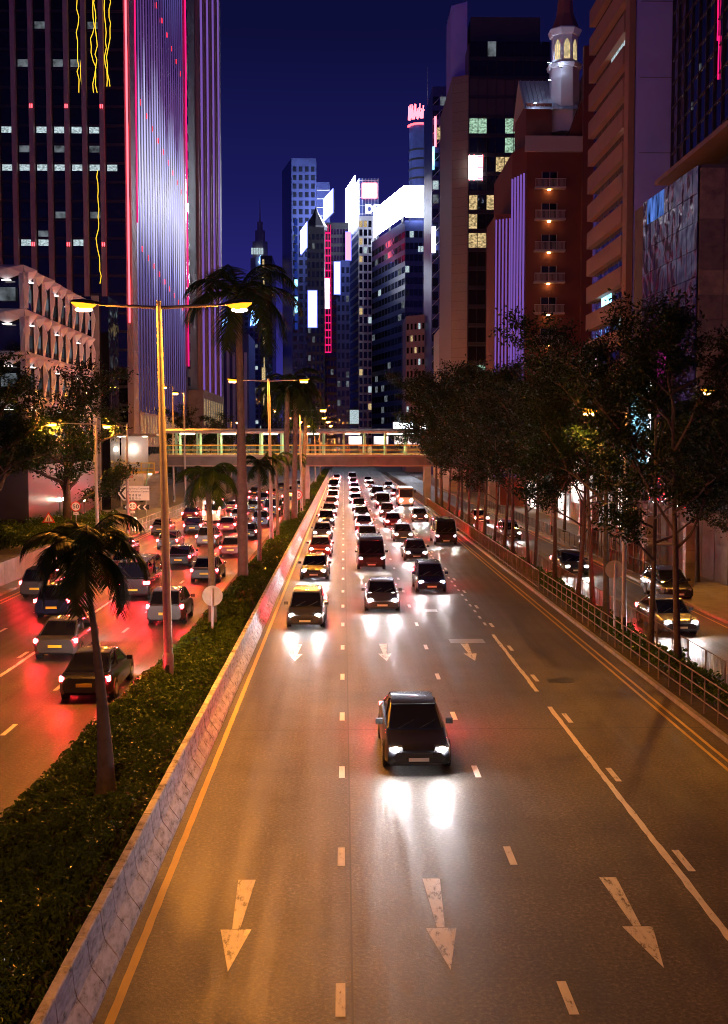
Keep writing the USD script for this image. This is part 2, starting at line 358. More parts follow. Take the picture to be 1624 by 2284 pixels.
# ---------------------------------------------------------------- concrete barrier
bar = thing('concrete_barrier', 'long scuffed concrete barrier with joints, beside the hedge', 'barrier', (0, 0, 0))
prof = [(-4.17, 0), (-3.70, 0), (-3.73, .09), (-3.93, .36), (-3.965, .50), (-4.00, .84), (-4.02, .86), (-4.15, .86), (-4.17, .84)]
y = 11.0
k = 0
while y < 330:
    L = .95 if y < 150 else 6.0
    d = rng.uniform(-.004, .004)
    r = [[(px + d, yy, pz) for px, pz in prof] for yy in (y + .022, y + L - .022)]
    MB().loft(r).build('barrier_segment', 'barrier_concrete', bar)
    y += L
MB().box(-4.14, -4.06, 11, 330, 0.0, .80).build('joint_filler', 'black_seal', bar)
MB().box(-4.06, -3.80, 11, 330, 0.0, .10).build('joint_filler', 'black_seal', bar)

# ---------------------------------------------------------------- hedge in the median
def xl(y): return np.interp(y, [0, 24, 31, 45, 70, 110], [-7.5, -7.4, -7.15, -6.65, -6.3, -6.3])
hedge = thing('hedge', 'low dense clipped hedge along the median beside the concrete barrier', 'hedge', kind='stuff')
palm_gaps = [(-5.76, 25.8), (-5.7, 46.6), (-5.87, 63.6)]
def hedge_h(x, y):
    p = np.stack([x * .9, y * .9, 0 * x], -1)
    h = .36 + .62 * meshkit.fbm(p, 3, 5) + .10 * meshkit.noise(p * 4, 8)
    e = np.minimum(x - xl(y), -4.25 - x)
    h = h * np.clip(e / .45 + .25, 0, 1) ** .5
    for gx, gy in palm_gaps[:1]:
        h = h * np.clip(((x - gx) ** 2 + ((y - gy + .5) * .8) ** 2) ** .5 / .8 - .25, .12, 1)
    return h
ny, nx = 500, 14
ys = 10 + (np.linspace(0, 1, ny) ** 1.7) * 330
gx, gy = np.meshgrid(np.linspace(0, 1, nx), ys)
X = xl(gy) + gx * (-4.22 - xl(gy))
Zh = np.maximum(hedge_h(X, gy) - .06, .1)
Zh[:, 0] = Zh[:, -1] = .1
f = [(i * nx + j, i * nx + j + 1, (i + 1) * nx + j + 1, (i + 1) * nx + j) for i in range(ny - 1) for j in range(nx - 1)]
pbr('hedge_core', (0.015, 0.02, 0.006), .9, var=.5, scale=8)
MB().raw(np.stack([X, gy, Zh], -1).reshape(-1, 3), f).build('hedge_core', 'hedge_core', hedge)
def leaf_cloud(P, N, size, aspect=.5, jitter=.9):
    """leaf-shaped quads (two triangles folded at the midrib) at the points P, roughly facing N"""
    n = len(P)
    N = N + R.normal(0, jitter, (n, 3)); N /= np.linalg.norm(N, axis=1, keepdims=True)
    A = np.cross(N, R.normal(0, 1, (n, 3))); A /= np.linalg.norm(A, axis=1, keepdims=True)
    B = np.cross(N, A)
    s = (size * R.uniform(.6, 1.35, n))[:, None]
    v = np.stack([P - A * s * .5, P + B * s * aspect * .5 + N * s * .08, P + A * s * .5, P - B * s * aspect * .5 + N * s * .08], 1).reshape(-1, 3)
    q = np.arange(n)[:, None] * 4
    return v, np.vstack([q + [0, 1, 2], q + [0, 2, 3]])
lv = MB()
for (y0, y1, dens, size) in ((11, 20, 640, .125), (20, 32, 460, .14), (32, 50, 290, .16), (50, 85, 140, .2), (85, 150, 45, .32), (150, 330, 12, .5)):
    w = 3.2; n = int((y1 - y0) * w * dens)
    yy = R.uniform(y0, y1, n); xx = xl(yy) + R.uniform(-.04, 1.02, n) * (-4.22 - xl(yy))
    hh = hedge_h(np.clip(xx, xl(yy) + .02, -4.27), yy)
    keep = hh > .13
    side = (xx < xl(yy) + .3) | (xx > -4.5)
    zz = .12 + hh - np.abs(R.normal(0, .05, n)) - np.where(side, R.uniform(0, .5, n) * hh, 0) - .06
    lv.raw(*leaf_cloud(np.stack([xx, yy, zz], -1)[keep], np.array([[0, -.25, 1.0]]), size))
lv.build('leaves', 'hedge_leaf', hedge)

# ---------------------------------------------------------------- palms
def palm(name, label, x, y, h, r0, r1, flen, nf, lean=(0, 0), droop=1.0, seed=0, up=.9, shaft=1.0, z0=.15, bulge=0.0):
    rr = random.Random(seed)
    t = thing(name, label, 'palm tree', (x, y, z0), group='palm trees in the median')
    ts = np.linspace(0, 1, 14)
    path = [(lean[0] * s * s, lean[1] * s * s, h * s) for s in ts]
    rad = [r1 + (r0 - r1) * (1 - s) ** 1.6 + bulge * math.exp(-((s - .35) / .2) ** 2) + (.05 if s < .05 else 0) for s in ts]
    MB().tube(path, rad, 14).build('trunk', 'palm_bark', t, smooth=40)
    for s in np.arange(.05, .97, .55 / h):
        i = s * 13; a = int(i); p = np.array(path[a]) * (1 - i + a) + np.array(path[min(a + 1, 13)]) * (i - a)
        rd = rad[a] * (1 - i + a) + rad[min(a + 1, 13)] * (i - a)
        if y < 60: MB().tube([p - (0, 0, .012), p + (0, 0, .012)], rd + .006, 14).build('trunk_ring', 'palm_bark', t)
    top = np.array(path[-1])
    MB().tube([top, top + (0, 0, shaft * .5), top + (0, 0, shaft)], [r1 * 1.25, r1 * 1.15, r1 * .5], 12).build('crownshaft', 'crown_green', t, smooth=40)
    c = top + (0, 0, shaft * .92)
    for k in range(nf):
        az = k * 2.399 + rr.uniform(-.25, .25)
        el = math.radians(80 * up - 95 * up * (k / nf) + rr.uniform(-8, 8))
        L = flen * rr.uniform(.85, 1.1)
        n = 16; p = c.copy(); pts = [p.copy()]
        for i in range(n):
            d = np.array([math.cos(az) * math.cos(el), math.sin(az) * math.cos(el), math.sin(el)])
            p = p + d * L / n; pts.append(p.copy())
            el -= math.radians(droop * (3.5 + 5.5 * i / n)); el = max(el, -1.45)
        pts = np.array(pts)
        m = MB().tube(pts, np.linspace(.035, .006, n + 1) * (1 + flen * .1), 4)
        V, F = [], []
        per = 64 if flen < 2.6 else 60
        for q in range(per):
            s = .10 + .9 * q / per; i = min(int(s * n), n - 1); b = pts[i] * (1 - s * n + i) + pts[i + 1] * (s * n - i)
            d = pts[i + 1] - pts[i]; d /= np.linalg.norm(d)
            sd = np.cross(d, (0, 0, 1)); sd /= np.linalg.norm(sd) + 1e-6
            ll = flen * .30 * (math.sin(math.pi * (.12 + .8 * s)) + .12)
            for sg in (-1, 1):
                tip = b + (sd * sg * rr.uniform(.65, .85) + d * .55 + np.array((0, 0, -.30 - .3 * droop * rr.random()))) * ll
                mid = b * .5 + tip * .5 + np.array((0, 0, .07 * ll))
                w = d * (.009 + .007 * flen)
                o = len(V); V += [b - w, b + w, mid - w * .8, mid + w * .8, tip]
                F += [(o, o + 1, o + 3), (o, o + 3, o + 2), (o + 2, o + 3, o + 4)]
        m.raw(V, F)
        m.build('frond', 'palm_leaf', t)
    return t
palm('palm_tree', 'young slender palm nearest the camera with drooping windblown fronds', -5.62, 25.6, 5.1, .24, .06, 1.9, 17, (-.42, .2), 1.5, 1, up=.95, shaft=.75)
palm('palm_tree', 'tallest palm, thick trunk rising behind the second lamp arm', -5.87, 63.6, 15.2, .30, .19, 4.3, 17, (-.15, 0), 1.25, 2, shaft=1.7, bulge=.06)
palm('palm_tree', 'short palm behind the round sign with a bushy crown', -5.72, 47.6, 6.3, .20, .12, 1.9, 13, (-.15, 0), 1.6, 3, shaft=.6)
palm('palm_tree', 'thin short palm between the tallest palm and the lamp post behind', -5.55, 72, 6.4, .17, .10, 1.7, 11, (0, 0), 1.5, 4, shaft=.6)
palm('palm_tree', 'left one of two close tall palm trunks before the footbridge', -5.85, 112, 12.6, .33, .24, 4.2, 15, (.1, 0), 1.3, 5, shaft=1.5)
palm('palm_tree', 'right one of two close tall palm trunks before the footbridge', -5.15, 114, 12.0, .33, .24, 4.2, 15, (.2, 0), 1.3, 6, shaft=1.5)
palm('palm_tree', 'short palm with pale trunk just before the two tall palms', -5.55, 92, 6.5, .16, .11, 1.8, 11, (-.1, 0), 1.5, 7, shaft=.6)
palm('palm_tree', 'tilting tall palm close to the footbridge girder', -5.1, 136, 10.5, .36, .24, 3.6, 13, (.4, 0), 1.3, 8, shaft=1.4)
palm('palm_tree', 'small palm right beside the footbridge in the median', -5.6, 128, 6.0, .16, .11, 1.9, 11, (0, 0), 1.5, 9, shaft=.6)

# ---------------------------------------------------------------- street lamps
def luminaire(t, c, sgn, em='sodium', L=1.15, tilt=.10):
    c = np.array(c, float)
    rings, lens = [], []
    for s, w, hh in ((0, .05, .05), (.15, .10, .09), (.35, .20, .14), (.65, .24, .15), (.9, .17, .10), (1.0, .05, .04)):
        ox = sgn * s * L
        rings.append([(c[0] + ox, c[1] + w * math.cos(a), c[2] + tilt * s * L + .02 + hh * max(math.sin(a), 0)) for a in np.linspace(0, 2 * math.pi, 12, endpoint=False)])
    h = MB().loft(rings).build('lamp_head', 'dark_metal', t, smooth=40)
    for s in np.linspace(.28, .97, 7):
        q = math.sin(math.pi * (s - .26) / .73)
        lens.append([(c[0] + sgn * s * L, c[1] + (.05 + .20 * q) * math.cos(a), c[2] + tilt * s * L + .012 - (.02 + .20 * q) * max(-math.sin(a), 0) * 1.0) for a in np.linspace(0, 2 * math.pi, 12, endpoint=False)])
    MB().loft(lens).build('lens', 'lens_glow', h, smooth=60)
    bq = trimesh.creation.icosphere(2, 1.0); bq.apply_scale((.27, .13, .075)); bq.apply_translation((c[0] + sgn * .62 * L, c[1], c[2] + tilt * .6 * L - .185)); MB().add(bq).build('bulb', em, h, smooth=60)
def lamp_post(x, y, H, label, arms, em='sodium', z0=.15, r=.15, group='street lamps along the median'):
    t = thing('street_lamp', label, 'street lamp', (x, y, z0), group=group)
    MB().tube([(0, 0, 0), (0, 0, 1.25), (0, 0, 1.35)], [r * 1.25, r * 1.25, r], 12).build('base_sleeve', 'pole_paint', t, smooth=40)
    MB().tube([(0, 0, 1.35), (-.06, 0, H * .5), (-.18 if len(arms) == 2 else 0, 0, H)], [r, r * .85, r * .62], 12).build('pole', 'pole_paint', t, smooth=40)
    MB().box(-.07, .07, -r * 1.27, -r * 1.2, .3, .95).build('access_door', 'dark_metal', t)
    top = -.18 if len(arms) == 2 else 0
    for a in arms:
        s = 1 if a > 0 else -1
        MB().tube([(top, 0, H - .22), (top + a * .5, 0, H - .17), (top + a, 0, H - .14)], [.06, .05, .04], 8).build('arm', 'pole_paint', t, smooth=40)
        luminaire(t, (top + a, 0, H - .17), s, em)
    return t
lamp_post(-5.92, 36.7, 13.05, 'nearest double armed street lamp, tall grey post standing in the hedge', (-1.75, 1.95))
lamp_post(-5.75, 87, 13.5, 'second double armed street lamp, beyond the tallest palm', (-2.1, 2.1))
lamp_post(-4.9, 127, 12.4, 'third double armed street lamp, before the footbridge', (-2, 2))
lamp_post(-5.6, 172, 12.6, 'fourth double armed street lamp, just past the footbridge', (-2, 2))
lamp_post(-5.6, 216, 12.8, 'fifth double armed street lamp, well past the footbridge', (-2, 2))
lamp_post(-5.6, 262, 12.8, 'farthest double armed street lamp down the road', (-2, 2))
lamp_post(-5.9, -9, 13.0, 'double armed street lamp behind the viewpoint, next in the median row', (-1.9, 1.9))
SL = 'single armed street lamps on the left'
lamp_post(-20.6, 92, 10.2, 'single street lamp in front of the left trees, leftmost', (-2.9,), group=SL)
lamp_post(-20.2, 103, 10.2, 'single street lamp beside the stair tower roof', (-1.2,), group=SL)
lamp_post(-21.6, 150, 15.4, 'single street lamp above the left end of the footbridge', (-.5,), group=SL)
lamp_post(-24.4, 158, 16.6, 'single street lamp before the finned tower, higher one', (-.5,), 'sodium_far', group=SL)
lamp_post(-21.5, 210, 12.6, 'distant single street lamp left of the tallest palm trunk', (.6,), 'sodium_far', group=SL)
SR = 'street lamps among the trees on the right'
lamp_post(12.0, 46.5, 9.9, 'slim street lamp pole among the right hand street trees', (-.9,), 'sodium_far', r=.10, group=SR)
lamp_post(22.3, 62, 11.5, 'street lamp at the far right lighting leaves yellow', (-1.0, ), 'sodium_mid', r=.10, group=SR)
lamp_post(19.0, 100, 10.6, 'street lamp hidden in foliage beside the service road', (-1.4,), 'sodium_far', r=.10, group=SR)
lamp_post(19.0, 134, 10.6, 'street lamp behind the trees near the footbridge on the right', (-1.4,), 'sodium_far', r=.10, group=SR)

# ---------------------------------------------------------------- signs in the median and strip
def round_sign(x, y, zc, rad, label, z0=.15, face=1):
    t = thing('road_sign', label, 'road sign', (x, y, z0))
    MB().tube([(0, 0, 0), (0, 0, zc - z0 + rad * .7)], .045, 8).build('post', 'galvanised', t)
    m = trimesh.creation.cylinder(rad, .02, sections=36)
    m.apply_transform(trimesh.transformations.rotation_matrix(math.pi / 2, (1, 0, 0))); m.apply_translation((0, .07, zc - z0))
    MB().add(m).build('disc', 'sign_back', t)
    for dz in (-.15, .15): MB().box(-.18, .18, .035, .06, zc - z0 + dz - .02, zc - z0 + dz + .02).build('clamp', 'galvanised', t)
round_sign(-5.42, 45.0, 2.25, .42, 'round sign seen from its blank back, standing in the hedge')
round_sign(11.75, 47.2, 3.05, .40, 'round sign seen from its blank back behind the pedestrian rail', z0=.12)
def text(s, h, bold=True): return meshkit.text_mesh(s, h, .012, bold)
def upright(tm, x, y, z, centre=True):
    v = np.array(tm.vertices)
    if centre: v[:, 0] -= (v[:, 0].max() + v[:, 0].min()) / 2
    return np.stack([v[:, 0] + x, y - v[:, 2], v[:, 1] + z], -1), tm.faces
def speed_sign(x, y, zc, num, label, rad=.36, small=True):
    t = thing('speed_sign', label, 'speed sign', (x, y, .13))
    z = zc - .13
    MB().tube([(0, .05, 0), (0, .05, z + rad * .6)], .04, 8).build('post', 'galvanised', t)
    for nm, r, d, m in (('rim', rad, 0, 'sign_red'), ('face', rad * .8, -.012, 'sign_white')):
        c = trimesh.creation.cylinder(r, .02, sections=32); c.apply_transform(trimesh.transformations.rotation_matrix(math.pi / 2, (1, 0, 0))); c.apply_translation((0, d, z))
        MB().add(c).build(nm, m, t)
    MB().raw(*upright(text(num, rad * .75), 0, -.024, z - rad * .375)).build('number', 'sign_black', t)
    if small:
        MB().box(-.22, .22, -.01, .01, z - rad - .28, z - rad - .06).build('plate', 'sign_white', t)
        MB().box(-.14, .14, -.02, -.012, z - rad - .19, z - rad - .15).build('plate_mark', 'sign_black', t)
speed_sign(-21.3, 111, 2.25, '50', 'round 50 speed sign on the island in front of the stairs', .45)
speed_sign(-23.6, 97, 3.0, '50', 'round 50 speed sign amid the dark shrubs at left', .45)
speed_sign(-5.1, 121, 2.9, '70', 'round 70 speed sign facing the camera behind the tall palm trunks', .55, False)
# direction sign with a left arrow
t = thing('direction_sign', 'white left pointing direction sign to the convention centre', 'direction sign', (-22.9, 120, .13))
ol = [(-1.75, 0), (-1.15, .78), (1.7, .78), (1.7, -.78), (-1.15, -.78)]
def flat(poly, y, z, d=.03):
    m = trimesh.creation.extrude_polygon(Polygon(poly), d, engine='earcut'); v = np.array(m.vertices)
    return np.stack([v[:, 0], y - v[:, 2], v[:, 1] + z], -1), m.faces
MB().raw(*flat(ol, 0, 3.0)).build('panel', 'sign_white', t)
MB().raw(*flat([(-1.55, 0), (-1.05, .66), (-.78, .66), (-1.28, 0), (-.78, -.66), (-1.05, -.66)], -.034, 3.0, .01)).build('arrow', 'sign_black', t)
for i, s in enumerate(('Hong Kong Convention', '& Exhibition Centre')):
    MB().raw(*upright(text(s, .19, False), .48, -.034, 3.42 - i * .32)).build('lettering', 'sign_black', t)
GLY = {  # simple stroke drawings of the sign's characters on a unit square
    'heung': [(.5, 1, .2, .92), (.05, .8, .95, .8), (.5, .95, .5, .55), (.5, .8, .1, .55), (.5, .8, .9, .55), (.25, .45, .75, .45), (.25, .45, .25, 0), (.75, .45, .75, 0), (.25, .23, .75, .23), (.25, 0, .75, 0)],
    'gong': [(.08, .9, .2, .78), (.05, .62, .17, .5), (.05, .05, .22, .35), (.35, .82, .95, .82), (.5, 1, .5, .55), (.78, 1, .78, .55), (.3, .58, 1, .58), (.5, .55, .3, .35), (.78, .55, .98, .35), (.45, .4, .8, .4), (.45, .4, .45, .08), (.8, .4, .8, .22), (.45, .22, .8, .22), (.45, .05, .95, .05)],
    'wui': [(.5, 1, .05, .65), (.5, 1, .95, .65), (.3, .68, .7, .68), (.2, .58, .8, .58), (.2, .58, .2, .36), (.8, .58, .8, .36), (.2, .36, .8, .36), (.5, .58, .5, .36), (.28, .28, .72, .28), (.28, .28, .28, 0), (.72, .28, .72, 0), (.28, .14, .72, .14), (.28, 0, .72, 0)],
    'yee': [(.2, 1, .26, .9), (.05, .82, .4, .82), (.1, .66, .36, .66), (.1, .52, .36, .52), (.1, .36, .36, .36), (.1, .36, .1, .05), (.36, .36, .36, .05), (.1, .05, .36, .05), (.55, .98, .62, .86), (.9, .98, .82, .86), (.5, .8, .97, .8), (.55, .66, .92, .66), (.48, .52, 1, .52), (.74, .85, .74, .52), (.45, .36, 1, .36), (.62, .5, .62, .05), (.82, .5, .98, .02), (.48, .1, .66, .2)],
    'jin': [(.1, .95, .9, .95), (.1, .95, .1, .1), (.9, .95, .9, .8), (.1, .8, .9, .8), (.2, .62, .9, .62), (.4, .74, .4, .5), (.7, .74, .7, .5), (.15, .48, .95, .48), (.35, .48, .35, .02), (.35, .2, .9, .35), (.45, .3, .95, 0)],
    'lam': [(.1, .98, .1, .6), (.1, .98, .45, .98), (.1, .8, .42, .8), (.1, .62, .45, .62), (.6, 1, .5, .8), (.55, .86, .95, .86), (.65, .7, .9, .7), (.2, .52, .8, .52), (.2, .52, .2, .2), (.8, .52, .8, .2), (.2, .36, .8, .36), (.2, .2, .8, .2), (.38, .2, .1, 0), (.62, .2, .65, .02), (.65, .02, .98, .05)],
    'jung': [(.12, .75, .88, .75), (.12, .75, .12, .35), (.88, .75, .88, .35), (.12, .35, .88, .35), (.5, 1, .5, 0)],
    'sam': [(.1, .5, .2, .2), (.35, .65, .4, .12), (.4, .12, .75, .1), (.75, .1, .8, .3), (.5, .85, .6, .65), (.82, .6, .95, .35)]}
def glyphs(seq, x, z, h, y, gap=1.3):
    m = MB()
    for i, g in enumerate(seq):
        for a, b, c, d in GLY[g]:
            p, q = np.array((x + i * h * gap + a * h, z + b * h)), np.array((x + i * h * gap + c * h, z + d * h))
            n = np.array((-(q - p)[1], (q - p)[0])); n = n / (np.linalg.norm(n) + 1e-6) * h * .045
            m.raw([(u[0], y, u[1]) for u in (p - n, q - n, q + n, p + n)], [(0, 1, 2, 3)])
    return m
glyphs(('heung', 'gong', 'wui', 'yee'), -.55, 2.66, .27, -.036).build('lettering', 'sign_black', t)
glyphs(('jin', 'lam', 'jung', 'sam'), -.55, 2.30, .27, -.036).build('lettering', 'sign_black', t)
for x in (-.7, 1.35): MB().tube([(x, .06, 0), (x, .06, 3.7)], .06, 8).build('post', 'galvanised', t)
t = thing('chevron_board', 'black and white chevron board under the direction sign', 'chevron board', (-22.6, 119.2, .13))
MB().box(-1.3, 1.5, 0, .03, 1.25, 1.8).build('board', 'sign_black', t)
for i in range(4):
    x = -1.15 + i * .66
    MB().raw(*flat([(x, 1.52), (x + .22, 1.78), (x + .42, 1.78), (x + .2, 1.52), (x + .42, 1.27), (x + .22, 1.27)], -.004, 0, .008)).build('chevron', 'sign_white', t)
for x in (-.9, 1.2): MB().tube([(x, .08, 0), (x, .08, 1.75)], .05, 8).build('post', 'galvanised', t)
t = thing('warning_sign', 'triangular warning sign on a thin post before the dark trees', 'warning sign', (-25.2, 94, .13))
MB().tube([(0, .05, 0), (0, .05, 2.4)], .04, 8).build('post', 'galvanised', t)
MB().raw(*flat([(-.55, 1.65), (.55, 1.65), (0, 2.6)], 0, 0, .02)).build('border', 'sign_red', t)
MB().raw(*flat([(-.38, 1.75), (.38, 1.75), (0, 2.4)], -.024, 0, .006)).build('face', 'sign_white', t)
for x in (-.09, .06): MB().raw(*flat([(x - .03, 1.82), (x + .04, 1.82), (x + .03, 2.1), (x - .02, 2.1)], -.034, 0, .006)).build('symbol', 'sign_black', t)
t = thing('traffic_bollard', 'lit yellow keep left bollard at the tip of the traffic island', 'bollard', (-20.2, 106, .13))
MB().loft([[(r * math.cos(a), r * .7 * math.sin(a), z) for a in np.linspace(0, 6.28, 10, endpoint=False)] for r, z in ((.16, 0), (.2, .1), (.28, .5), (.28, 1.15), (.2, 1.3))]).build('shell', 'number_glow', t, smooth=40)
MB().raw(*flat([(.2 * math.cos(a), .95 + .2 * math.sin(a)) for a in np.linspace(0, 6.28, 20, endpoint=False)], -.21, 0, .01)).build('disc', 'sign_white', t)

# ---------------------------------------------------------------- railings
def railing(label, x, y0, y1, step, rails, h, z0=.12, m='galvanised', name='railing', r=.022, group=None, mesh_fill=0):
    t = thing(name, label, 'railing', group=group)
    y = y0
    while y <= y1 + .01:
        MB().tube([(x, y, z0), (x, y, z0 + h)], r * 1.2, 6).build('post', m, t); y += step
    for k in rails: MB().tube([(x, yy, z0 + h * k) for yy in np.linspace(y0, y1, 12)], r, 6).build('rail', m, t)
    if mesh_fill:
        g = MB()
        for yy in np.arange(y0, y1, mesh_fill): g.tube([(x, yy, z0 + .12), (x, yy, z0 + h)], .008, 3, False)
        g.build('bars', m, t)
pbr('rail_rust', (0.20, 0.15, 0.11), .7, .3, var=.3, scale=3)
railing('rusty three rail pedestrian railing along the planting strip', 11.2, 31, 62, 1.25, (1.0, .66, .33), 1.12, m='rail_rust')
railing('barred pedestrian railing farther along the planting strip', 11.2, 62.6, 148, 2.0, (1.0, .12), 1.12, m='rail_rust', mesh_fill=.16)
t = thing('post_row', 'row of bare railing posts in shrubs, lower right corner', 'railing')
for i in range(9):
    MB().tube([(11.35 + .06 * i % .3, 17 + i * 1.5, .1), (11.35 + .06 * i % .3, 17 + i * 1.5, 1.25)], .022, 6).build('post', 'rail_rust', t)
    MB().tube([(12.5, 17.5 + i * 1.5, .1), (12.5, 17.5 + i * 1.5, 1.3)], .022, 6).build('post', 'rail_rust', t)
railing('meshed fence between the street trees and the service road', 12.72, 36, 150, 2.0, (1.0, .1), 1.15, m='rail_rust', mesh_fill=.14)
railing('metal railing along the left kerb towards the stairs', -19.8, 104, 150, 2.0, (1.0, .5), 1.1, mesh_fill=.5)
railing('dark railing along the pavement across the service road', 18.6, 66, 150, 2.0, (1.0, .15), 1.1, m='dark_metal', mesh_fill=.2)

# ---------------------------------------------------------------- trees
def grow(seed, H, crown_r, trunk_r, leaf, nleaf, first=.35, nb=7, lean=.1, matn='tree_leaf', flat_=.55, fork=True):
    """(branch mesh builder, trunk mesh builder, leaves mesh builder) of one tree at the origin"""
    rr = np.random.default_rng(seed)
    tr, br = MB(), MB()
    ts = np.linspace(0, 1, 10)
    wob = rr.normal(0, lean, (3, 2)) * H * .12
    path = np.array([[wob[0, 0] * math.sin(s * 3) + wob[1, 0] * s, wob[0, 1] * math.sin(s * 2.5) + wob[1, 1] * s, s * H * .82] for s in ts])
    tr.tube(path, trunk_r * (1 - .78 * ts) + .04 * np.exp(-ts * 30), 9)
    tips = []
    def branch(p, d, L, r, lev):
        pts = [p]; n = 5
        for i in range(n):
            d = d + rr.normal(0, .14, 3) + np.array((0, 0, .05)); d /= np.linalg.norm(d)
            p = p + d * L / n; pts.append(p)
            if lev < 2 and i > 0 and rr.random() < .8:
                a = rr.uniform(0, 6.28); q = d + .95 * np.array((math.cos(a), math.sin(a), rr.uniform(-.25, .35))); branch(p, q / np.linalg.norm(q), L * rr.uniform(.4, .6), r * .55, lev + 1)
            if lev >= 1 or i > 2: tips.append(p)
        br.tube(pts, np.linspace(r, r * .25, n + 1), 5, False)
    for b in range(nb):
        s = first + (.97 - first) * (b + rr.random() * .6) / nb
        i = int(s * 9); p = path[i] * (1 - s * 9 + i) + path[min(i + 1, 9)] * (s * 9 - i)
        az = b * 2.4 + rr.uniform(-.4, .4); e = math.radians(rr.uniform(18, 55))
        L = crown_r * rr.uniform(.75, 1.1) * (1.05 - .35 * abs(s - .7))
        branch(p, np.array((math.cos(az) * math.cos(e), math.sin(az) * math.cos(e), math.sin(e))), L, trunk_r * .42, 0)
    tips = np.array(tips)
    pick = tips[rr.integers(0, len(tips), nleaf)]
    P = pick + rr.normal(0, 1, (nleaf, 3)) * np.array((.55, .55, .55 * flat_)) * crown_r * .115
    lv = MB().raw(*leaf_cloud(P, np.array([[0, 0, .8]]), leaf, .42, .7))
    return tr, br, lv
def tree_proto(name, *a, **k):
    p = klass(name); m = k.get('matn', 'tree_leaf')
    tr, br, lv = grow(*a, **k)
    tr.build('trunk', 'bark', p, smooth=50); br.build('branches', 'bark', p, smooth=50); lv.build('crown', m, p)
    return p
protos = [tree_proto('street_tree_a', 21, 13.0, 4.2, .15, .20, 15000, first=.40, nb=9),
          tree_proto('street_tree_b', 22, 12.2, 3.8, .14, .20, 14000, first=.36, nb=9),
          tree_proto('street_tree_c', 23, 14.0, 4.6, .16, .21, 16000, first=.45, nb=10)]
ficus = tree_proto('ficus_tree', 31, 12.5, 6.2, .5, .34, 17000, first=.22, nb=12, matn='ficus_leaf', flat_=.8)
spots = [(12.2, 39.5, 1.0), (12.2, 43.2, .98), (12.0, 49.6, 1.03), (12.4, 54, .95), (12.3, 57.3, 1.02), (12.3, 63.5, .95), (12.2, 69.5, 1.02), (12.4, 73, .98), (12.3, 79.5, 1.02), (12.3, 84, 1.05),
         (12.2, 89, 1.0), (12.2, 95, 1.08), (12.2, 101, 1.05), (12.2, 107, 1.12), (12.2, 113, 1.1), (12.2, 119, 1.2), (12.0, 126, 1.3), (11.9, 133, 1.35), (11.9, 141, 1.35)]
ordw = ['first', 'second', 'third', 'fourth', 'fifth', 'sixth', 'seventh', 'eighth', 'ninth', 'tenth', 'eleventh', 'twelfth', 'thirteenth', 'fourteenth', 'fifteenth', 'sixteenth', 'seventeenth', 'eighteenth', 'nineteenth']
for i, (x, y, s) in enumerate(spots):
    lab = 'slender dark street tree, %s of the railed row counted from the near end' % ordw[i]
    if i == 0: lab = 'nearest slender street tree of the railed row, forked trunk beside the fence'
    if i == len(spots) - 1: lab = 'tall bushy street tree at the far end of the row beside the footbridge'
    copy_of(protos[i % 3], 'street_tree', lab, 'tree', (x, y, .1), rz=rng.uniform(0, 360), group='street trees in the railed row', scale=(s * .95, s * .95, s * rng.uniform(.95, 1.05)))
G2 = 'trees across the service road'
for x, y, s, lab in ((21.5, 66, .85, 'leafy tree under the far right street lamp, leaves lit yellow'), (24.5, 58, .8, 'tree at the right edge with low dark foliage'), (20.8, 84, .9, 'tree before the pipe scaffold across the service road'),
                     (21, 104, .9, 'tree in front of the bright shopfront across the service road'), (20.5, 122, 1.0, 'tree across the service road near the footbridge'), (20, 52, .55, 'small dark tree behind the parked black car')):
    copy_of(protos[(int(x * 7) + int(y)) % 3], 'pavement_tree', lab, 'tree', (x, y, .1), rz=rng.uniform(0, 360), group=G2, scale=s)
G3 = 'broad dark trees on the left'
for x, y, s, lab in ((-29.5, 92, 1.08, 'broad dark tree at the left edge with heavy trunk'), (-25.6, 102, .95, 'broad dark tree beside the leftmost single street lamp'), (-33, 84, 1.0, 'broad dark tree half outside the left frame edge'),
                     (-23.5, 172, .85, 'dark tree behind the footbridge left of the tallest palm'), (-19.5, 186, .8, 'dark tree behind the footbridge right of the tallest palm'), (-15, 230, .9, 'farthest dark tree behind the footbridge roof')):
    copy_of(ficus, 'broad_tree', lab, 'tree', (x, y, .1), rz=rng.uniform(0, 360), group=G3, scale=s)

def shrubs(name, label, boxes, dens, size, m='hedge_leaf'):
    mb = MB()
    for x0, x1, y0, y1, h in boxes:
        n = int((x1 - x0) * (y1 - y0) * dens)
        xx, yy = R.uniform(x0, x1, n), R.uniform(y0, y1, n)
        top = h * (.35 + 1.1 * meshkit.fbm(np.stack([xx * .8, yy * .8, 0 * xx + 3], -1), 3, 9))
        mb.raw(*leaf_cloud(np.stack([xx, yy, .12 + top * R.uniform(.15, 1, n) ** .6], -1), np.array([[0, -.2, .9]]), size))
    return mb.build(name, m, label=label, cat='shrubs', kind='stuff')
shrubs('low_shrubs', 'straggly green shrubs along the railed planting strip under the trees', [(11.35, 12.6, 15, 40, .75), (11.4, 12.65, 40, 75, .5), (11.4, 12.6, 75, 150, .45)], 260, .15)
shrubs('garden_shrubs', 'dark shrubs on the left island beside the road signs', [(-32, -20.8, 84, 100, 1.5), (-30, -23.5, 100, 116, 1.3)], 110, .26)

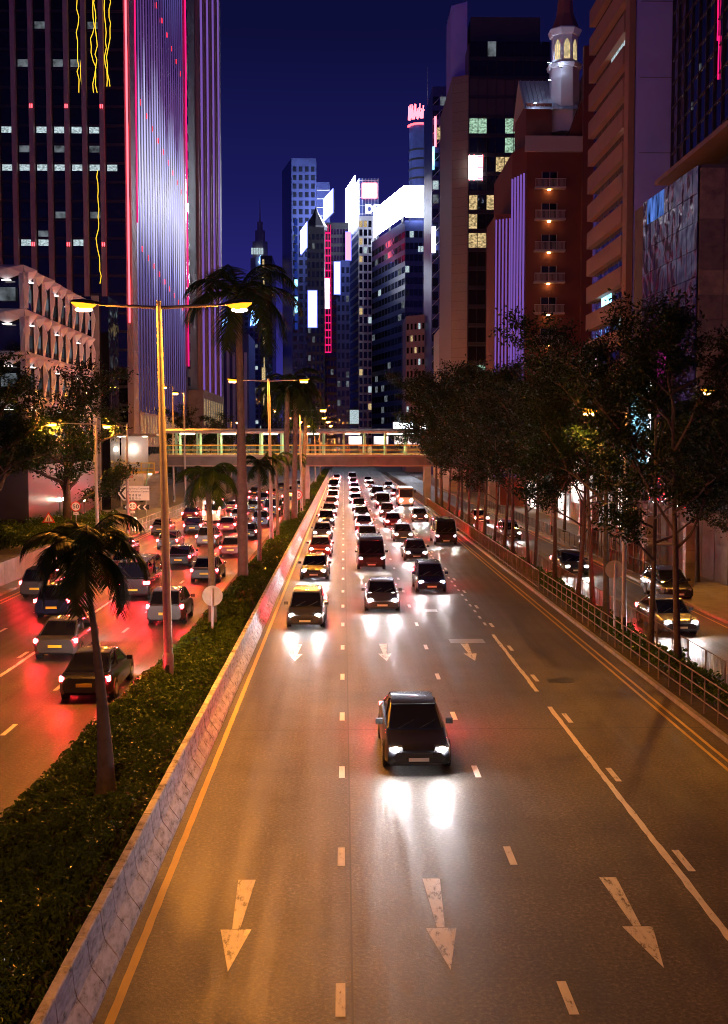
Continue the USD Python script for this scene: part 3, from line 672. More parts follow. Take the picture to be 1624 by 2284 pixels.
# ---------------------------------------------------------------- vehicles
for n, c in (('paint_black', (.008, .008, .01)), ('paint_grey', (.06, .06, .065)), ('paint_blue', (.01, .015, .05)), ('paint_red', (.16, .012, .01)), ('paint_silver', (.25, .25, .26)), ('paint_white', (.5, .5, .5)), ('paint_green', (.03, .12, .05)), ('paint_cream', (.5, .42, .26))):
    pbr(n, c, .28, .2, coat_weight=.6, coat_roughness=.05)
pbr('tyre', (.012, .012, .012), .8); pbr('rim', (.35, .35, .36), .3, .9); pbr('black_trim', (.015, .015, .015), .5); pbr('plate', (.7, .7, .66), .5)
def ring(y, w, z0, z1, c=.10, tuck=.0):
    """a car's cross-section at y: half width w, from z0 to z1, rounded corners"""
    return [(-w + c + tuck, y, z0), (w - c - tuck, y, z0), (w - tuck * .4, y, z0 + c), (w, y, (z0 + z1) * .5), (w - .02, y, z1 - c), (w - c, y, z1), (-w + c, y, z1), (-w + .02, y, z1 - c), (-w, y, (z0 + z1) * .5), (-w + tuck * .4, y, z0 + c)]
def car_proto(name, body, kind='sedan', roof=None, lit=True):
    """front at y = -L/2 facing -y"""
    p = klass(name)
    if kind == 'sedan':
        L, W, st = 4.6, .88, [(-2.30, .66, .34, .60), (-2.22, .80, .24, .68), (-1.9, .86, .2, .76), (-1.0, .88, .2, .88), (-.2, .88, .2, .92), (1.0, .88, .2, .95), (1.75, .87, .22, .97), (2.15, .82, .26, .95), (2.30, .70, .36, .84)]
        gh = [(-1.05, .74, .86, .90), (-.25, .66, .90, 1.40), (.25, .64, .9, 1.46), (.95, .63, .92, 1.43), (1.85, .70, .93, .985)]
    elif kind == 'hatch':
        L, W, st = 4.3, .87, [(-2.15, .66, .34, .64), (-2.05, .80, .24, .74), (-1.75, .86, .2, .84), (-1.1, .87, .2, .96), (0, .87, .2, 1.0), (1.3, .87, .2, 1.02), (1.95, .84, .24, 1.03), (2.12, .76, .34, .98)]
        gh = [(-1.35, .74, .93, .97), (-.5, .68, .98, 1.55), (.2, .66, 1.0, 1.64), (1.4, .66, 1.0, 1.60), (2.02, .70, 1.0, 1.06)]
    else:
        L, W, st = 5.4, .95, [(-2.70, .80, .36, .9), (-2.62, .90, .26, 1.1), (-2.2, .95, .24, 1.2), (0, .95, .24, 1.25), (2.4, .95, .24, 1.25), (2.66, .90, .3, 1.25), (2.7, .84, .4, 1.2)]
        gh = [(-2.5, .86, 1.1, 1.16), (-2.0, .82, 1.2, 2.0), (-1.5, .80, 1.22, 2.15), (1.8, .80, 1.22, 2.15), (2.5, .80, 1.2, 2.08), (2.64, .84, 1.2, 1.3)]
    MB().loft([ring(*s) for s in st]).build('body', body, p, smooth=35)
    g = MB().loft([ring(y, w, z0, max(z1, z0 + .03), .06 if z1 - z0 > .2 else .012) for y, w, z0, z1 in gh])
    cab = g.build('windows', 'car_glass', p, smooth=30)
    # roof skin and pillars over the glass
    mid = gh[1:-1]
    rf = MB().loft([[(-w + .07, y, z1 - .006), (w - .07, y, z1 - .006), (w - .06, y, z1 + .016), (0, y, z1 + .03), (-w + .06, y, z1 + .016)] for y, w, z0, z1 in [(mid[0][0] - .04, mid[0][1], 0, mid[0][3] - .02)] + mid + [(mid[-1][0] + .05, mid[-1][1], 0, mid[-1][3] - .02)]])
    rf.build('roof', roof or body, p, smooth=35)
    for s in (-1, 1):
        def pil(a, b, r=.035): MB().tube([a, b], r, 5).build('pillar', body, p, smooth=40)
        f0, f1, b1, b0 = gh[0], gh[1], gh[-2], gh[-1]
        pil((s * (f0[1] - .01), f0[0], f0[3]), (s * (f1[1] - .05), f1[0], f1[3] - .03)); pil((s * (b0[1] - .01), b0[0], b0[3]), (s * (b1[1] - .05), b1[0], b1[3] - .03))
        m0 = .5 * (f1[0] + b1[0]); pil((s * (max(f1[1], b1[1]) + .06), m0, f1[2] - .02), (s * (f1[1] - .04), m0, gh[2][3] - .05), .03)
        fy, by = st[1][0], st[-2][0]
        hz = .66 if kind != 'van' else .82
        wx = st[1][1]
        MB().loft([[(s * (wx - .40), y, hz - .06), (s * (wx - .04), y + .05, hz - .05), (s * (wx - .02), y + .06, hz + .05), (s * (wx - .38), y, hz + .075)][::s] for y in (fy - .055, fy + .15)]).build('headlight_housing', 'black_trim', p)
        hl = trimesh.creation.icosphere(2, .085); hl.apply_scale((1.25, .35, .85)); hl.apply_translation((s * (wx - .20), fy - .055, hz + .01))
        MB().add(hl).build('headlight', 'headlamp' if lit else 'lamp_glass', p, smooth=60)
        tz = .80 if kind == 'sedan' else (.92 if kind == 'hatch' else 1.0)
        tw = st[-2][1]
        MB().box(min(s * (tw - .30), s * (tw + .005)), max(s * (tw - .30), s * (tw + .005)), by - .1, by + .075, tz - .07, tz + .07).build('taillight', 'taillamp' if lit else 'tail_glass', p)
        MB().box(min(s * (W - .02), s * (W + .17)), max(s * (W - .02), s * (W + .17)), gh[0][0] + .42, gh[0][0] + .52, gh[0][3] + .02, gh[0][3] + .16).build('mirror', body, p)
        for wy in (st[2][0] + .52, st[-3][0] - .30):
            tq = trimesh.creation.cylinder(.31, .2, sections=20); tq.apply_transform(trimesh.transformations.rotation_matrix(math.pi / 2, (0, 1, 0))); tq.apply_translation((s * (W - .09), wy, .31))
            wl = MB().add(tq).build('wheel', 'tyre', p, smooth=40)
            rq = trimesh.creation.cylinder(.2, .02, sections=12); rq.apply_transform(trimesh.transformations.rotation_matrix(math.pi / 2, (0, 1, 0))); rq.apply_translation((s * (W + .018), wy, .31))
            MB().add(rq).build('rim', 'rim', wl)
            aq = trimesh.creation.cylinder(.37, .05, sections=20); aq.apply_transform(trimesh.transformations.rotation_matrix(math.pi / 2, (0, 1, 0))); aq.apply_translation((s * (W - .022), wy, .33))
            MB().add(aq).build('wheel_arch', 'black_trim', p)
    fy = st[0][0]
    w0, w1 = gh[0], gh[1]
    for xo in (-.45, .12): MB().tube([(xo, w0[0] - .02, w0[3] + .02), (xo + .42, w0[0] + .30 * (w1[0] - w0[0]), w0[3] + .30 * (w1[3] - w0[3]) + .03)], .011, 4).build('wiper', 'black_trim', p)
    MB().box(-.36, .36, fy - .012, fy + .06, .46, .58).build('grille', 'black_trim', p)
    MB().box(-.6, .6, fy + .02, fy + .15, .27, .36).build('bumper_intake', 'black_trim', p)
    MB().box(-.26, .26, fy - .03, fy - .005, .37, .46).build('number_plate', 'plate', p)
    MB().box(-.26, .26, st[-1][0] + .005, st[-1][0] + .03, .55, .66).build('number_plate', 'sign_yellow', p)
    return p
cars = {'black saloon car': car_proto('black_saloon', 'paint_black'), 'dark grey saloon car': car_proto('grey_saloon', 'paint_grey'), 'navy blue hatchback car': car_proto('blue_hatch', 'paint_blue', 'hatch'),
        'silver roofed red taxi': car_proto('red_taxi', 'paint_red', 'sedan', 'paint_silver'), 'black people carrier': car_proto('black_van', 'paint_black', 'van'), 'dark silver hatchback car': car_proto('silver_hatch', 'paint_grey', 'hatch')}
def bus_proto(name, body, decks=2):
    p = klass(name); L, W, Ht = (11.0, 1.25, 4.35) if decks == 2 else (6.6, 1.02, 2.65)
    MB().loft([ring(y, w, .3, z, .12) for y, w, z in ((-L / 2, W - .1, Ht - .25), (-L / 2 + .12, W, Ht - .05), (0, W, Ht), (L / 2 - .1, W, Ht - .05), (L / 2, W - .08, Ht - .2))]).build('body', body, p, smooth=35)
    for d in range(decks):
        z0 = 1.35 + d * 1.85
        MB().box(-W + .14, W - .14, -L / 2 - .012, -L / 2 + .05, z0 - .1, z0 + 1.0).build('windscreen', 'car_glass', p)
        for s in (-1, 1):
            for i in range(6):
                y0 = -L / 2 + .5 + i * (L - .9) / 6
                MB().box(min(s * (W - .03), s * (W + .012)), max(s * (W - .03), s * (W + .012)), y0, y0 + (L - .9) / 6 - .12, z0, z0 + .85).build('side_window', 'office_dim', p)
        MB().box(-W + .3, W - .3, L / 2 - .05, L / 2 + .012, z0, z0 + .7).build('rear_window', 'car_glass', p)
    MB().box(-.7, .7, -L / 2 - .02, -L / 2, 2.42, 2.72).build('destination_display', 'number_glow', p) if decks == 2 else None
    for s in (-1, 1):
        hl = trimesh.creation.icosphere(2, .13); hl.apply_scale((1.2, .3, .8)); hl.apply_translation((s * (W - .32), -L / 2 - .01, .85)); MB().add(hl).build('headlight', 'headlamp', p, smooth=60)
        MB().box(min(s * (W - .3), s * (W - .1)), max(s * (W - .3), s * (W - .1)), L / 2 - .02, L / 2 + .03, .9, 1.3).build('taillight', 'taillamp', p)
        MB().box(min(s * W, s * (W + .3)), max(s * W, s * (W + .3)), -L / 2 - .1, -L / 2, 1.9, 2.3).build('mirror', 'black_trim', p)
        for wy in (-L * .28, L * .28):
            tq = trimesh.creation.cylinder(.45, .25, sections=20); tq.apply_transform(trimesh.transformations.rotation_matrix(math.pi / 2, (0, 1, 0))); tq.apply_translation((s * (W - .1), wy, .45)); MB().add(tq).build('wheel', 'tyre', p, smooth=40)
    return p
cars['cream coloured minibus'] = bus_proto('minibus', 'paint_cream', 1)
def category(k): return 'bus' if 'bus' in k else ('taxi' if 'taxi' in k else ('van' if 'carrier' in k else 'car'))
def nm(k): return {'bus': 'bus', 'taxi': 'taxi', 'van': 'people_carrier', 'car': 'car'}[category(k)]
K = list(cars)
B, Gs, T, N_, V, S, Mi = K[0], K[1], K[3], K[2], K[4], K[5], K[6]
def traffic(lanes, where, away, group):
    for ln, x, seq in lanes:
        for i, (y, k) in enumerate(seq):
            o = ordw[i]
            lab = '%s, %s on, %s in the %s' % (k, 'tail lights' if away else 'headlights', o, ln)
            copy_of(cars[k], nm(k), lab, category(k), (x + rng.uniform(-.18, .18), y, .0), rz=(180 if away else 0) + rng.uniform(-1.2, 1.2), group=group)
traffic([('lane beside the concrete barrier', -1.75, [(52, S), (70, B), (84, T), (99, Gs), (115, N_), (131, B), (147, T), (164, S), (182, Gs), (203, V), (226, B), (252, S)]),
         ('second lane from the barrier', 1.85, [(27.8 + 2.2, B), (57, Gs), (76, V), (93, S), (109, T), (124, B), (140, N_), (157, Gs), (178, T), (200, B), (224, S), (250, V)]),
         ('third lane from the barrier', 5.15, [(64, N_), (81, B), (97, Gs), (113, T), (129, S), (145, V), (168, V), (190, B), (212, T), (238, Gs)]),
         ('lane beside the double yellow line', 8.5, [(94, V), (121, Gs), (152, Mi), (176, T), (205, B)])], '', False, 'oncoming vehicles right of the barrier')
traffic([('outgoing lane beside the hedge', -8.45, [(38, B), (53, S), (69, Gs), (84, T), (99, B), (114, N_), (130, V), (146, T), (164, B), (184, Gs), (208, S), (234, T)]),
         ('second outgoing lane from the hedge', -11.35, [(45, Gs), (62, V), (77, B), (92, S), (107, T), (122, Gs), (139, B), (156, N_), (177, T), (200, B)]),
         ('third outgoing lane from the hedge', -14.25, [(55, N_), (73, T), (90, Gs), (106, B), (121, Mi), (139, T), (158, S), (180, B)]),
         ('outgoing lane beside the left kerb', -17.0, [(62, S), (84, B), (104, Gs), (124, T), (146, B)])], '', True, 'outgoing vehicles left of the hedge')
traffic([('service road behind the trees', 14.75, [(50, Gs), (72, B), (98, S), (118, T)])], '', False, 'vehicles on the service road')
pbr('lamp_glass', (.5, .5, .5), .1, .6); pbr('tail_glass', (.2, .01, .01), .2)
copy_of(car_proto('parked_van', 'paint_black', 'hatch', lit=False), 'parked_car', 'black unlit car parked by the far kerb of the service road', 'car', (17.95, 60.5, .0), rz=2)

# lorry with container
t = thing('lorry', 'lorry with white container lettered seaco, behind the left stairs', 'lorry', (-31.3, 158, .13))
MB().box(-2.6, 2.6, 0, 2.5, 1.3, 4.1).build('container', 'white_panel', t)
rb = MB()
for i in range(26): rb.box(-2.55 + i * .2, -2.47 + i * .2, -.03, 0, 1.35, 4.05)
rb.build('ribs', 'white_panel', t)
MB().box(-3.4, -2.62, 0, 2.5, 1.3, 4.1).build('container_doors', 'brown_stone', t)
MB().raw(*upright(text('seaco', .42), .3, -.035, 3.5)).build('lettering', 'sign_red', t)
MB().box(-3.3, 3.4, .4, 2.1, .9, 1.28).build('chassis', 'dark_metal', t)
MB().box(2.9, 4.6, .1, 2.4, .8, 3.2).build('cab', 'paint_blue', t)
for x in (-2.6, -1.5, 2.2, 3.8):
    q = trimesh.creation.cylinder(.5, .3, sections=18); q.apply_transform(trimesh.transformations.rotation_matrix(math.pi / 2, (1, 0, 0))); q.apply_translation((x, .3, .5)); MB().add(q).build('wheel', 'tyre', t)
for x in (-3.3, -2.9): MB().box(x, x + .25, -.05, 0, .95, 1.15).build('taillight', 'led_red_hot', t)

# ---------------------------------------------------------------- footbridge
t = thing('footbridge', 'covered footbridge with green columns and yellow rail crossing the road', 'footbridge', (0, 150, 0))
X0, X1 = -24, 34
MB().box(X0, X1, .3, 3.7, 5.50, 6.75).build('girder', 'dark_concrete', t)
MB().box(X0, X1, -.05, 4.05, 6.75, 6.98).build('deck', 'brown_stone', t)
MB().box(X0, X1, .25, .32, 5.42, 5.62).build('girder_lip', 'brown_stone', t)
for yy in (0, 4.0):
    MB().box(X0, X1, yy - .06, yy + .06, 8.22, 8.38).build('handrail', 'yellow_steel', t)
    MB().box(X0, X1, yy - .03, yy + .03, 7.62, 7.70).build('rail', 'yellow_steel', t)
    MB().box(X0, X1, yy - .03, yy + .03, 7.08, 7.16).build('rail', 'yellow_steel', t)
bal = MB()
for x in np.arange(X0, X1, .16): bal.box(x, x + .03, -.015, .015, 7.0, 8.22)
bal.build('balusters', 'green_steel', t)
for i in range(19):
    x = X0 + 1.2 + i * 2.85
    if x > X1: break
    for yy in (0.1, 3.9):
        MB().box(x - .14, x + .14, yy - .1, yy + .1, 6.98, 9.95).build('column', 'green_steel', t)
    if i % 2 == 0: MB().box(x + .3, x + 2.2, 1.7, 2.1, 9.84, 9.90).build('ceiling_light', 'bridge_light', t)
MB().box(X0, X1, -.5, 4.5, 9.95, 10.15).build('roof_beam', 'roof_sheet', t)
r = [[(x, -.8, 10.15), (x, 4.8, 10.15), (x, 4.8, 10.25), (x, 2, 10.6), (x, -.8, 10.25)] for x in (X0 - .3, X1)]
MB().loft(r).build('roof', 'roof_sheet', t)
for x in (-5.2, 11.5, 20.5):
    MB().box(x - .45, x + .45, .8, 3.2, 0, 5.5).build('pier', 'concrete', t)
for x, w in ((8.3, 2.4), (11.2, 2.8), (14.2, 2.6), (5.2, 2.0), (1.6, 1.8)):
    MB().box(x - w / 2, x + w / 2, 3.86, 3.95, 8.45, 9.55).build('lit_panel', 'shop_white', t)
# stairs to the footbridge
t = thing('bridge_stairs', 'lit stair tower with yellow railed landing at the footbridge end', 'staircase', (-27.5, 146.5, 0))
MB().box(-4.6, 2.6, -.2, 3.6, 9.55, 9.85).build('canopy', 'brown_stone', t)
MB().box(-2.9, 2.4, .0, 3.0, 4.55, 4.85).build('landing', 'yellow_steel', t)
for zz in (5.2, 5.9): MB().box(-2.9, 2.4, -.08, .02, zz, zz + .12).build('rail', 'yellow_steel', t)
for x in (-2.85, -1.2, .6, 2.3): MB().box(x - .07, x + .07, -.1, .0, 4.85, 6.0).build('rail_post', 'yellow_steel', t)
b = MB()
for x in np.arange(-2.8, 2.3, .15): b.box(x, x + .025, -.05, -.02, 4.85, 5.9)
b.build('balusters', 'dark_metal', t)
MB().box(-2.6, 1.0, 2.8, 3.0, 4.85, 9.5).build('back_wall', 'white_panel', t)
for i in range(14): MB().box(1.2, 3.4, .4 + i * .24, .66 + i * .24, 4.85 + i * .165, 5.02 + i * .165).build('step', 'concrete', t)
for i in range(22): MB().box(1.6, 3.6, -3.6 + i * .2, -3.35 + i * .2, .1 + i * .2, .3 + i * .2).build('step', 'concrete', t)
for x in (1.5, 3.65): MB().tube([(x, -3.6, 1.2), (x, .9, 5.9)], .07, 6).build('stair_rail', 'green_steel', t)
for x in (-2.6, 1.3): MB().box(x - .25, x + .25, 1.2, 1.7, 0, 4.55).build('column', 'concrete', t)
for x, z in ((-1.9, 9.45), (1.0, 9.45), (1.6, 4.42), (-2.4, 4.42)): MB().box(x - .25, x + .25, .6, .9, z, z + .08).build('lamp', 'lamp_white', t)
m = trimesh.creation.icosphere(2, .3); m.apply_translation((-1.0, 2.2, 7.8)); MB().add(m).build('wall_lamp', 'lamp_white', t)
t = thing('concourse', 'dim low concrete deck behind the left trees with small lamps', 'building', (-38, 168, 0))
MB().box(-22, 9, 0, 12, 5.0, 6.6).build('deck', 'concrete', t)
for i in range(6): MB().box(-20 + i * 5.6, -19.3 + i * 5.6, .5, 1.2, 0, 5).build('column', 'concrete', t)
MB().box(-22, 9, -.2, 12, 9.6, 10.0).build('roof', 'roof_sheet', t)
for i in range(9): MB().box(-20 + i * 3.2, -19.8 + i * 3.2, .2, .4, 6.6, 9.6).build('post', 'dark_metal', t)
for i in range(5): MB().box(-18 + i * 5.2, -16.8 + i * 5.2, 1, 1.3, 9.5, 9.58).build('lamp', 'lamp_white', t)
MB().box(-22, 9, 9, 9.3, 0, 4.8).build('back_wall', 'hoarding', t)
for i, (x, y, z) in enumerate(((-29.2, 110, 2.6), (-28.6, 111, 2.9), (-28.0, 110.5, 3.0), (-26.4, 112, 2.9), (-31.0, 109, 2.2))):
    t = thing('garden_lamp', ['white globe garden lamp, leftmost of the low row', 'white globe garden lamp, middle of the low row', 'white globe garden lamp, highest of the low row', 'white globe garden lamp beside the 50 sign in the shrubs', 'lone white globe garden lamp at the heavy tree trunk'][i], 'lamp', (x, y, .13), group='globe lamps on the left island')
    MB().tube([(0, 0, 0), (0, 0, z - .3)], .05, 8).build('post', 'dark_metal', t)
    m = trimesh.creation.icosphere(2, .2); m.apply_translation((0, 0, z - .15)); MB().add(m).build('globe', 'lamp_white', t, smooth=60)

# ---------------------------------------------------------------- facade helper
class Facade:
    """a wall from a to b (plan), seen with its outside to the right of a->b turned by -90 degrees"""
    def __init__(s, a, b, flip=False):
        s.a = np.array(a, float); d = np.array(b, float) - s.a; s.L = np.linalg.norm(d); s.d = d / s.L
        s.n = np.array((s.d[1], -s.d[0])) * (-1 if flip else 1)
    def box(s, mb, s0, s1, z0, z1, d0, d1):
        c = [s.a + s.d * q + s.n * w for w in (d0, d1) for q in (s0, s1)]
        v = [(p[0], p[1], z) for z in (z0, z1) for p in c]
        return mb.raw(v, [(0, 2, 3, 1), (4, 5, 7, 6), (0, 1, 5, 4), (2, 6, 7, 3), (0, 4, 6, 2), (1, 3, 7, 5)])
    def pt(s, q, z, d=0):
        p = s.a + s.d * q + s.n * d; return np.array((p[0], p[1], z))
def prism(pts, z0, z1):
    m = MB(); n = len(pts)
    return m.loft([[(x, y, z) for x, y in pts] for z in (z0, z1)])

# ---------------------------------------------------------------- left tower with LED fins
t = thing('office_tower', 'dark glass tower on the left with red edge line and lit violet fins', 'skyscraper')
prism([(-75, 185), (-35.4, 185), (-35.4, 252), (-75, 252)], 0, 128).build('glass_wall', 'dark_glass', t)
F = Facade((-75, 185), (-35.4, 185))
zf = 3.05
for i in range(14):
    s = 39.6 - 1.5 - 2.87 * (i + 1) + .2
    if s < 0: break
    F.box(MB(), s - .37, s + .37, 20, 128, 0, .9).build('pier', 'pier_cladding', t)
    if i % 2 == 0:
        for z in (34.2, 41.0, 63.3, 81.4, 103):
            if z == 34.2: continue
            for dx in (-.16, .16): F.box(MB(), s + dx - .07, s + dx + .07, z, z + .62, .9, .96).build('red_light', 'led_red_hot', t)
for k in range(41):
    F.box(MB(), 0, 39.6, 3 + k * zf - .45, 3 + k * zf, 0.0, .12).build('floor_edge', 'mullion', t)
def winrow(z, sl, m):
    for i in sl:
        s = 39.6 - 1.5 - 2.87 * (i + 1) + .2
        F.box(MB(), s + .62, s + 2.25, z, z + 1.35, .02, .06).build('lit_window', m, t)
winrow(53.4, range(0, 9), 'office_cool'); winrow(56.4, (1, 3, 5, 7), 'office_dim'); winrow(59.5, (1, 2, 3, 4, 6), 'office_cool'); winrow(41.2, (2, 4, 5), 'office_cool'); winrow(45.4, (1, 3), 'office_dim'); winrow(70, (2, 3, 5), 'office_dim'); winrow(76, (1, 4), 'office_dim'); winrow(42.3, (4,), 'office_dim')
F.box(MB(), 39.35, 39.62, 28.6, 128, .3, .5).build('red_edge_line', 'led_red_hot', t)
F.box(MB(), 39.0, 39.6, 0, 128, 0, .28).build('corner_pier', 'pier_cladding', t)
# wavering reflections of a yellow light line in the glass, built as glowing tubes
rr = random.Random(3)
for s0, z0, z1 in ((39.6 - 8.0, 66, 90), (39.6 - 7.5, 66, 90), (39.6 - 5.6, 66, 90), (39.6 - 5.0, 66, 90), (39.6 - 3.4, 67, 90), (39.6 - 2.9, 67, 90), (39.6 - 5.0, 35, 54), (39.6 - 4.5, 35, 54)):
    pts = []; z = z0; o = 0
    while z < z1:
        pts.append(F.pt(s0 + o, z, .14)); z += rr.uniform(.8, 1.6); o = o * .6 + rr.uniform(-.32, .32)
    MB().tube(pts, .06, 4).build('yellow_reflection_line', 'yellow_reflection', t)
S_ = Facade((-35.4, 185), (-35.4, 252))
S_.box(MB(), 0, 4.6, 0, 128, 0, .35).build('corner_pier', 'pier_cladding', t)
pbr('fin_panel', (0.10, 0.06, 0.10), .35, .2)
S_.box(MB(), 4.6, 66, 10, 128, 0, .06).build('fin_panel', 'fin_panel', t)
for i in range(21):
    s = 6.2 + i * 2.75
    S_.box(MB(), s - .10, s + .10, 14, 128, .06, .24).build('fin', 'led_fin', t)
S_.box(MB(), 4.7, 5.0, 46, 128, .3, .5).build('pink_edge_line', 'led_pink', t)
S_.box(MB(), 65.0, 65.6, 26, 128, .25, .5).build('pink_edge_line', 'led_pink', t)
for base in (42, 67, 92):
    for i in range(9):
        s = 9.5 + i * 6.0
        S_.box(MB(), s, s + .35, base - i * .55, base - i * .55 + .9, .26, .34).build('red_light', 'led_red', t)
S_.box(MB(), 4.6, 66, 8, 14, 0, .5).build('base_band', 'pier_cladding', t)
for i in range(20): S_.box(MB(), 6 + i * 3, 6.12 + i * 3, 8.2, 13.5, .5, .56).build('base_light', 'office_warm', t)
t = thing('office_tower', 'brown stone tower slab with slit windows right of the violet fins', 'skyscraper')
prism([(-60, 254), (-36.0, 254), (-36.0, 330), (-60, 330)], 0, 150).build('wall', 'brown_stone', t)
G_ = Facade((-36.0, 254), (-36.0, 330))
for i in range(12):
    G_.box(MB(), 20 + i * 4.2, 20.5 + i * 4.2, 20, 150, 0, .6).build('fin', 'led_violet' if i % 3 == 2 else 'pier_cladding', t)
for k in range(34): G_.box(MB(), 2, 6, 10 + k * 4, 12 + k * 4, 0, .05).build('slit_window', 'dark_glass' if k % 7 else 'office_dim', t)
prism([(-37, 256), (-32.5, 256), (-32.5, 300), (-37, 300)], 0, 21).build('podium', 'concrete', t)
Q = Facade((-32.5, 256), (-32.5, 300))
for i in range(9): Q.box(MB(), 2 + i * 4.6, 2.5 + i * 4.6, 13, 19, 0, .1).build('wall_light', 'office_warm', t)

# ---------------------------------------------------------------- white faceted building, left
t = thing('office_building', 'low white building with faceted triangular bands, left edge', 'building')
prism([(-60, 100.4), (-28.7, 100.4), (-28.7, 127), (-60, 127)], 0, 6.5).build('base_wall', 'office_dark', t)
prism([(-60, 101), (-29.2, 101), (-29.2, 126), (-60, 126)], 6.5, 24).build('glass_wall', 'dark_glass', t)
levels = [24.6, 20.7, 16.9, 13.0, 9.1]
for a, b, n in (((-44, 100.6), (-28.8, 100.6), 5), ((-28.8, 100.6), (-28.8, 127), 9)):
    f_ = Facade(a, b)
    for li, z in enumerate(levels):
        for i in range(n):
            s0, s1 = f_.L * i / n, f_.L * (i + 1) / n; sm = (s0 + s1) / 2
            d = rr.uniform(.55, .95)
            A, B_, C, D_ = f_.pt(s0, z, 0), f_.pt(s1, z, 0), f_.pt(s1, z - .75, .05), f_.pt(s0, z - .75, .05)
            P_ = f_.pt(sm + rr.uniform(-.4, .4), z - .35, d)
            Lp = f_.pt(sm, z - 1.35, .1)
            MB().raw([A, B_, C, D_, P_], [(0, 4, 1), (1, 4, 2), (0, 3, 4)]).build('band_panel', 'white_panel', t)
            MB().raw([D_, C, P_, Lp], [(0, 3, 2), (3, 1, 2)]).build('band_panel', 'white_panel', t)
        if li < 4:
            for i in range(n + 1):
                s0 = f_.L * i / n
                MB().raw([f_.pt(s0 - .45, z - .7, .1), f_.pt(s0 + .45, z - .7, .1), f_.pt(s0, z - 1.9, .5), f_.pt(s0 - .4, z - 3.9, .1), f_.pt(s0 + .4, z - 3.9, .1)], [(0, 2, 1), (0, 3, 2), (2, 4, 1), (3, 4, 2)]).build('column_panel', 'white_panel', t)
            for i in range(n):
                s0, s1 = f_.L * i / n + .8, f_.L * (i + 1) / n - .8
                if (i + li) % 2 == 0: f_.box(MB(), s0, s1, z - 3.2, z - 2.0, -.05, .03).build('window', 'office_dim', t)
                f_.box(MB(), s0 + .3, s0 + 1.1, z - 1.42, z - 1.36, -.0, .35).build('soffit_light', 'soffit_glow', t) if (a[1] == b[1] or i % 3 == 0) else None
t = thing('office_building', 'slim grey annex with white corner panels beside the finned tower', 'building')
prism([(-36, 140), (-29.6, 140), (-29.6, 146), (-36, 146)], 0, 27).build('glass_wall', 'dark_glass', t)
f_ = Facade((-36, 139.8), (-29.6, 139.8))
for s in (0.2, 2.2, 4.4): f_.box(MB(), s, s + .9, 0, 27, 0, .5).build('pier', 'concrete', t)
for z in (12, 16, 20, 24):
    for s in (1.2, 3.2): MB().raw([f_.pt(s, z, .1), f_.pt(s + 1.9, z, .1), f_.pt(s + .6, z + .7, .6)], [(0, 1, 2)]).build('corner_panel', 'white_panel', t)
    f_.box(MB(), 1.2, 2.0, z - .1, z - .04, .1, .5).build('soffit_light', 'soffit_glow', t)

# ---------------------------------------------------------------- right: banded building
t = thing('office_building', 'banded brown building with strip windows and blank side wall tinted with blue light', 'building')
prism([(28.0, 107), (31.6, 107), (31.6, 124), (28.0, 124)], 0, 62).build('core', 'blue_lit_wall', t)
f_ = Facade((28.0, 124), (28.0, 107), flip=False)
f_ = Facade((27.9, 107.2), (27.9, 123.8), flip=True)
f_.box(MB(), -.2, 1.4, 0, 62, .0, .6).build('end_pier', 'band_render', t)
for k in range(19):
    z = 3.0 + k * 3.02
    f_.box(MB(), 1.4, 16.6, z, z + 1.75, 0, .75).build('wall_band', 'band_render', t)
    for i in range(10):
        s = 1.5 + i * 1.5
        m = 'blue_glass'
        if k == 14 and i < 5: m = 'office_cool'
        if (k, i) in ((5, 1), (11, 0)): m = 'office_cool'
        if k == 6 and 3 < i < 7: m = 'sign_glow_cyan'
        if k in (3, 4) and i > 7: m = 'screen_pink'
        if k == 2 and i > 6: m = 'office_green'
        f_.box(MB(), s, s + 1.42, z + 1.76, z + 3.0, .05, .12).build('window_pane', m, t)
for k in range(8): MB().box(28.4, 31.5, 106.96, 107, 8.0 + 7.1 * k, 8.04 + 7.1 * k).build('wall_joint', 'mullion', t)

# ---------------------------------------------------------------- right: black glass block over stone
t = thing('office_building', 'black mullioned glass building with stone slab wall, right edge', 'building')
prism([(28.7, 81), (60, 81), (60, 100.3), (30.0, 100.3)], 32.3, 60).build('upper_core', 'dark_concrete', t)
f_ = Facade((29.6, 100), (28.2, 80.7))
for r_ in range(13):
    for c in range(8):
        q0 = f_.L * c / 8
        m = 'blue_glass' if (c < 2 or rr.random() < .2) else 'dark_glass'
        f_.box(MB(), q0 + .05, q0 + f_.L / 8 - .05, 32.4 + r_ * 2.05, 32.4 + r_ * 2.05 + 1.98, .02, .06 + rr.uniform(0, .03)).build('glass_pane', m, t)
    f_.box(MB(), -.1, f_.L + .1, 32.3 + r_ * 2.05, 32.4 + r_ * 2.05, .0, .16).build('mullion', 'mullion', t)
for c in range(9): f_.box(MB(), f_.L * c / 8 - .05, f_.L * c / 8 + .05, 32, 59, 0, .22).build('mullion', 'mullion', t)
MB().box(28.0, 46, 79.9, 100, 31.7, 32.1).build('soffit', 'brown_stone', t)
for z, s in ((36, 15.6), (39, 15.2), (43, 16.4), (47, 16.0), (52, 17.2), (45, 11.4)): f_.box(MB(), s, s + .13, z, z + 3.2, .12, .18).build('red_light', 'led_pink', t)
for z, s in ((38.5, 9.4), (45, 8.2), (52, 10), (36.2, 7)): f_.box(MB(), s, s + .6, z, z + .6, .12, .15).build('lit_window', 'office_dim', t)
prism([(26.0, 95), (26.6, 82.4), (48, 82.4), (48, 99), (26.0, 99)], 0, 29.2).build('lower_core', 'dark_concrete', t)
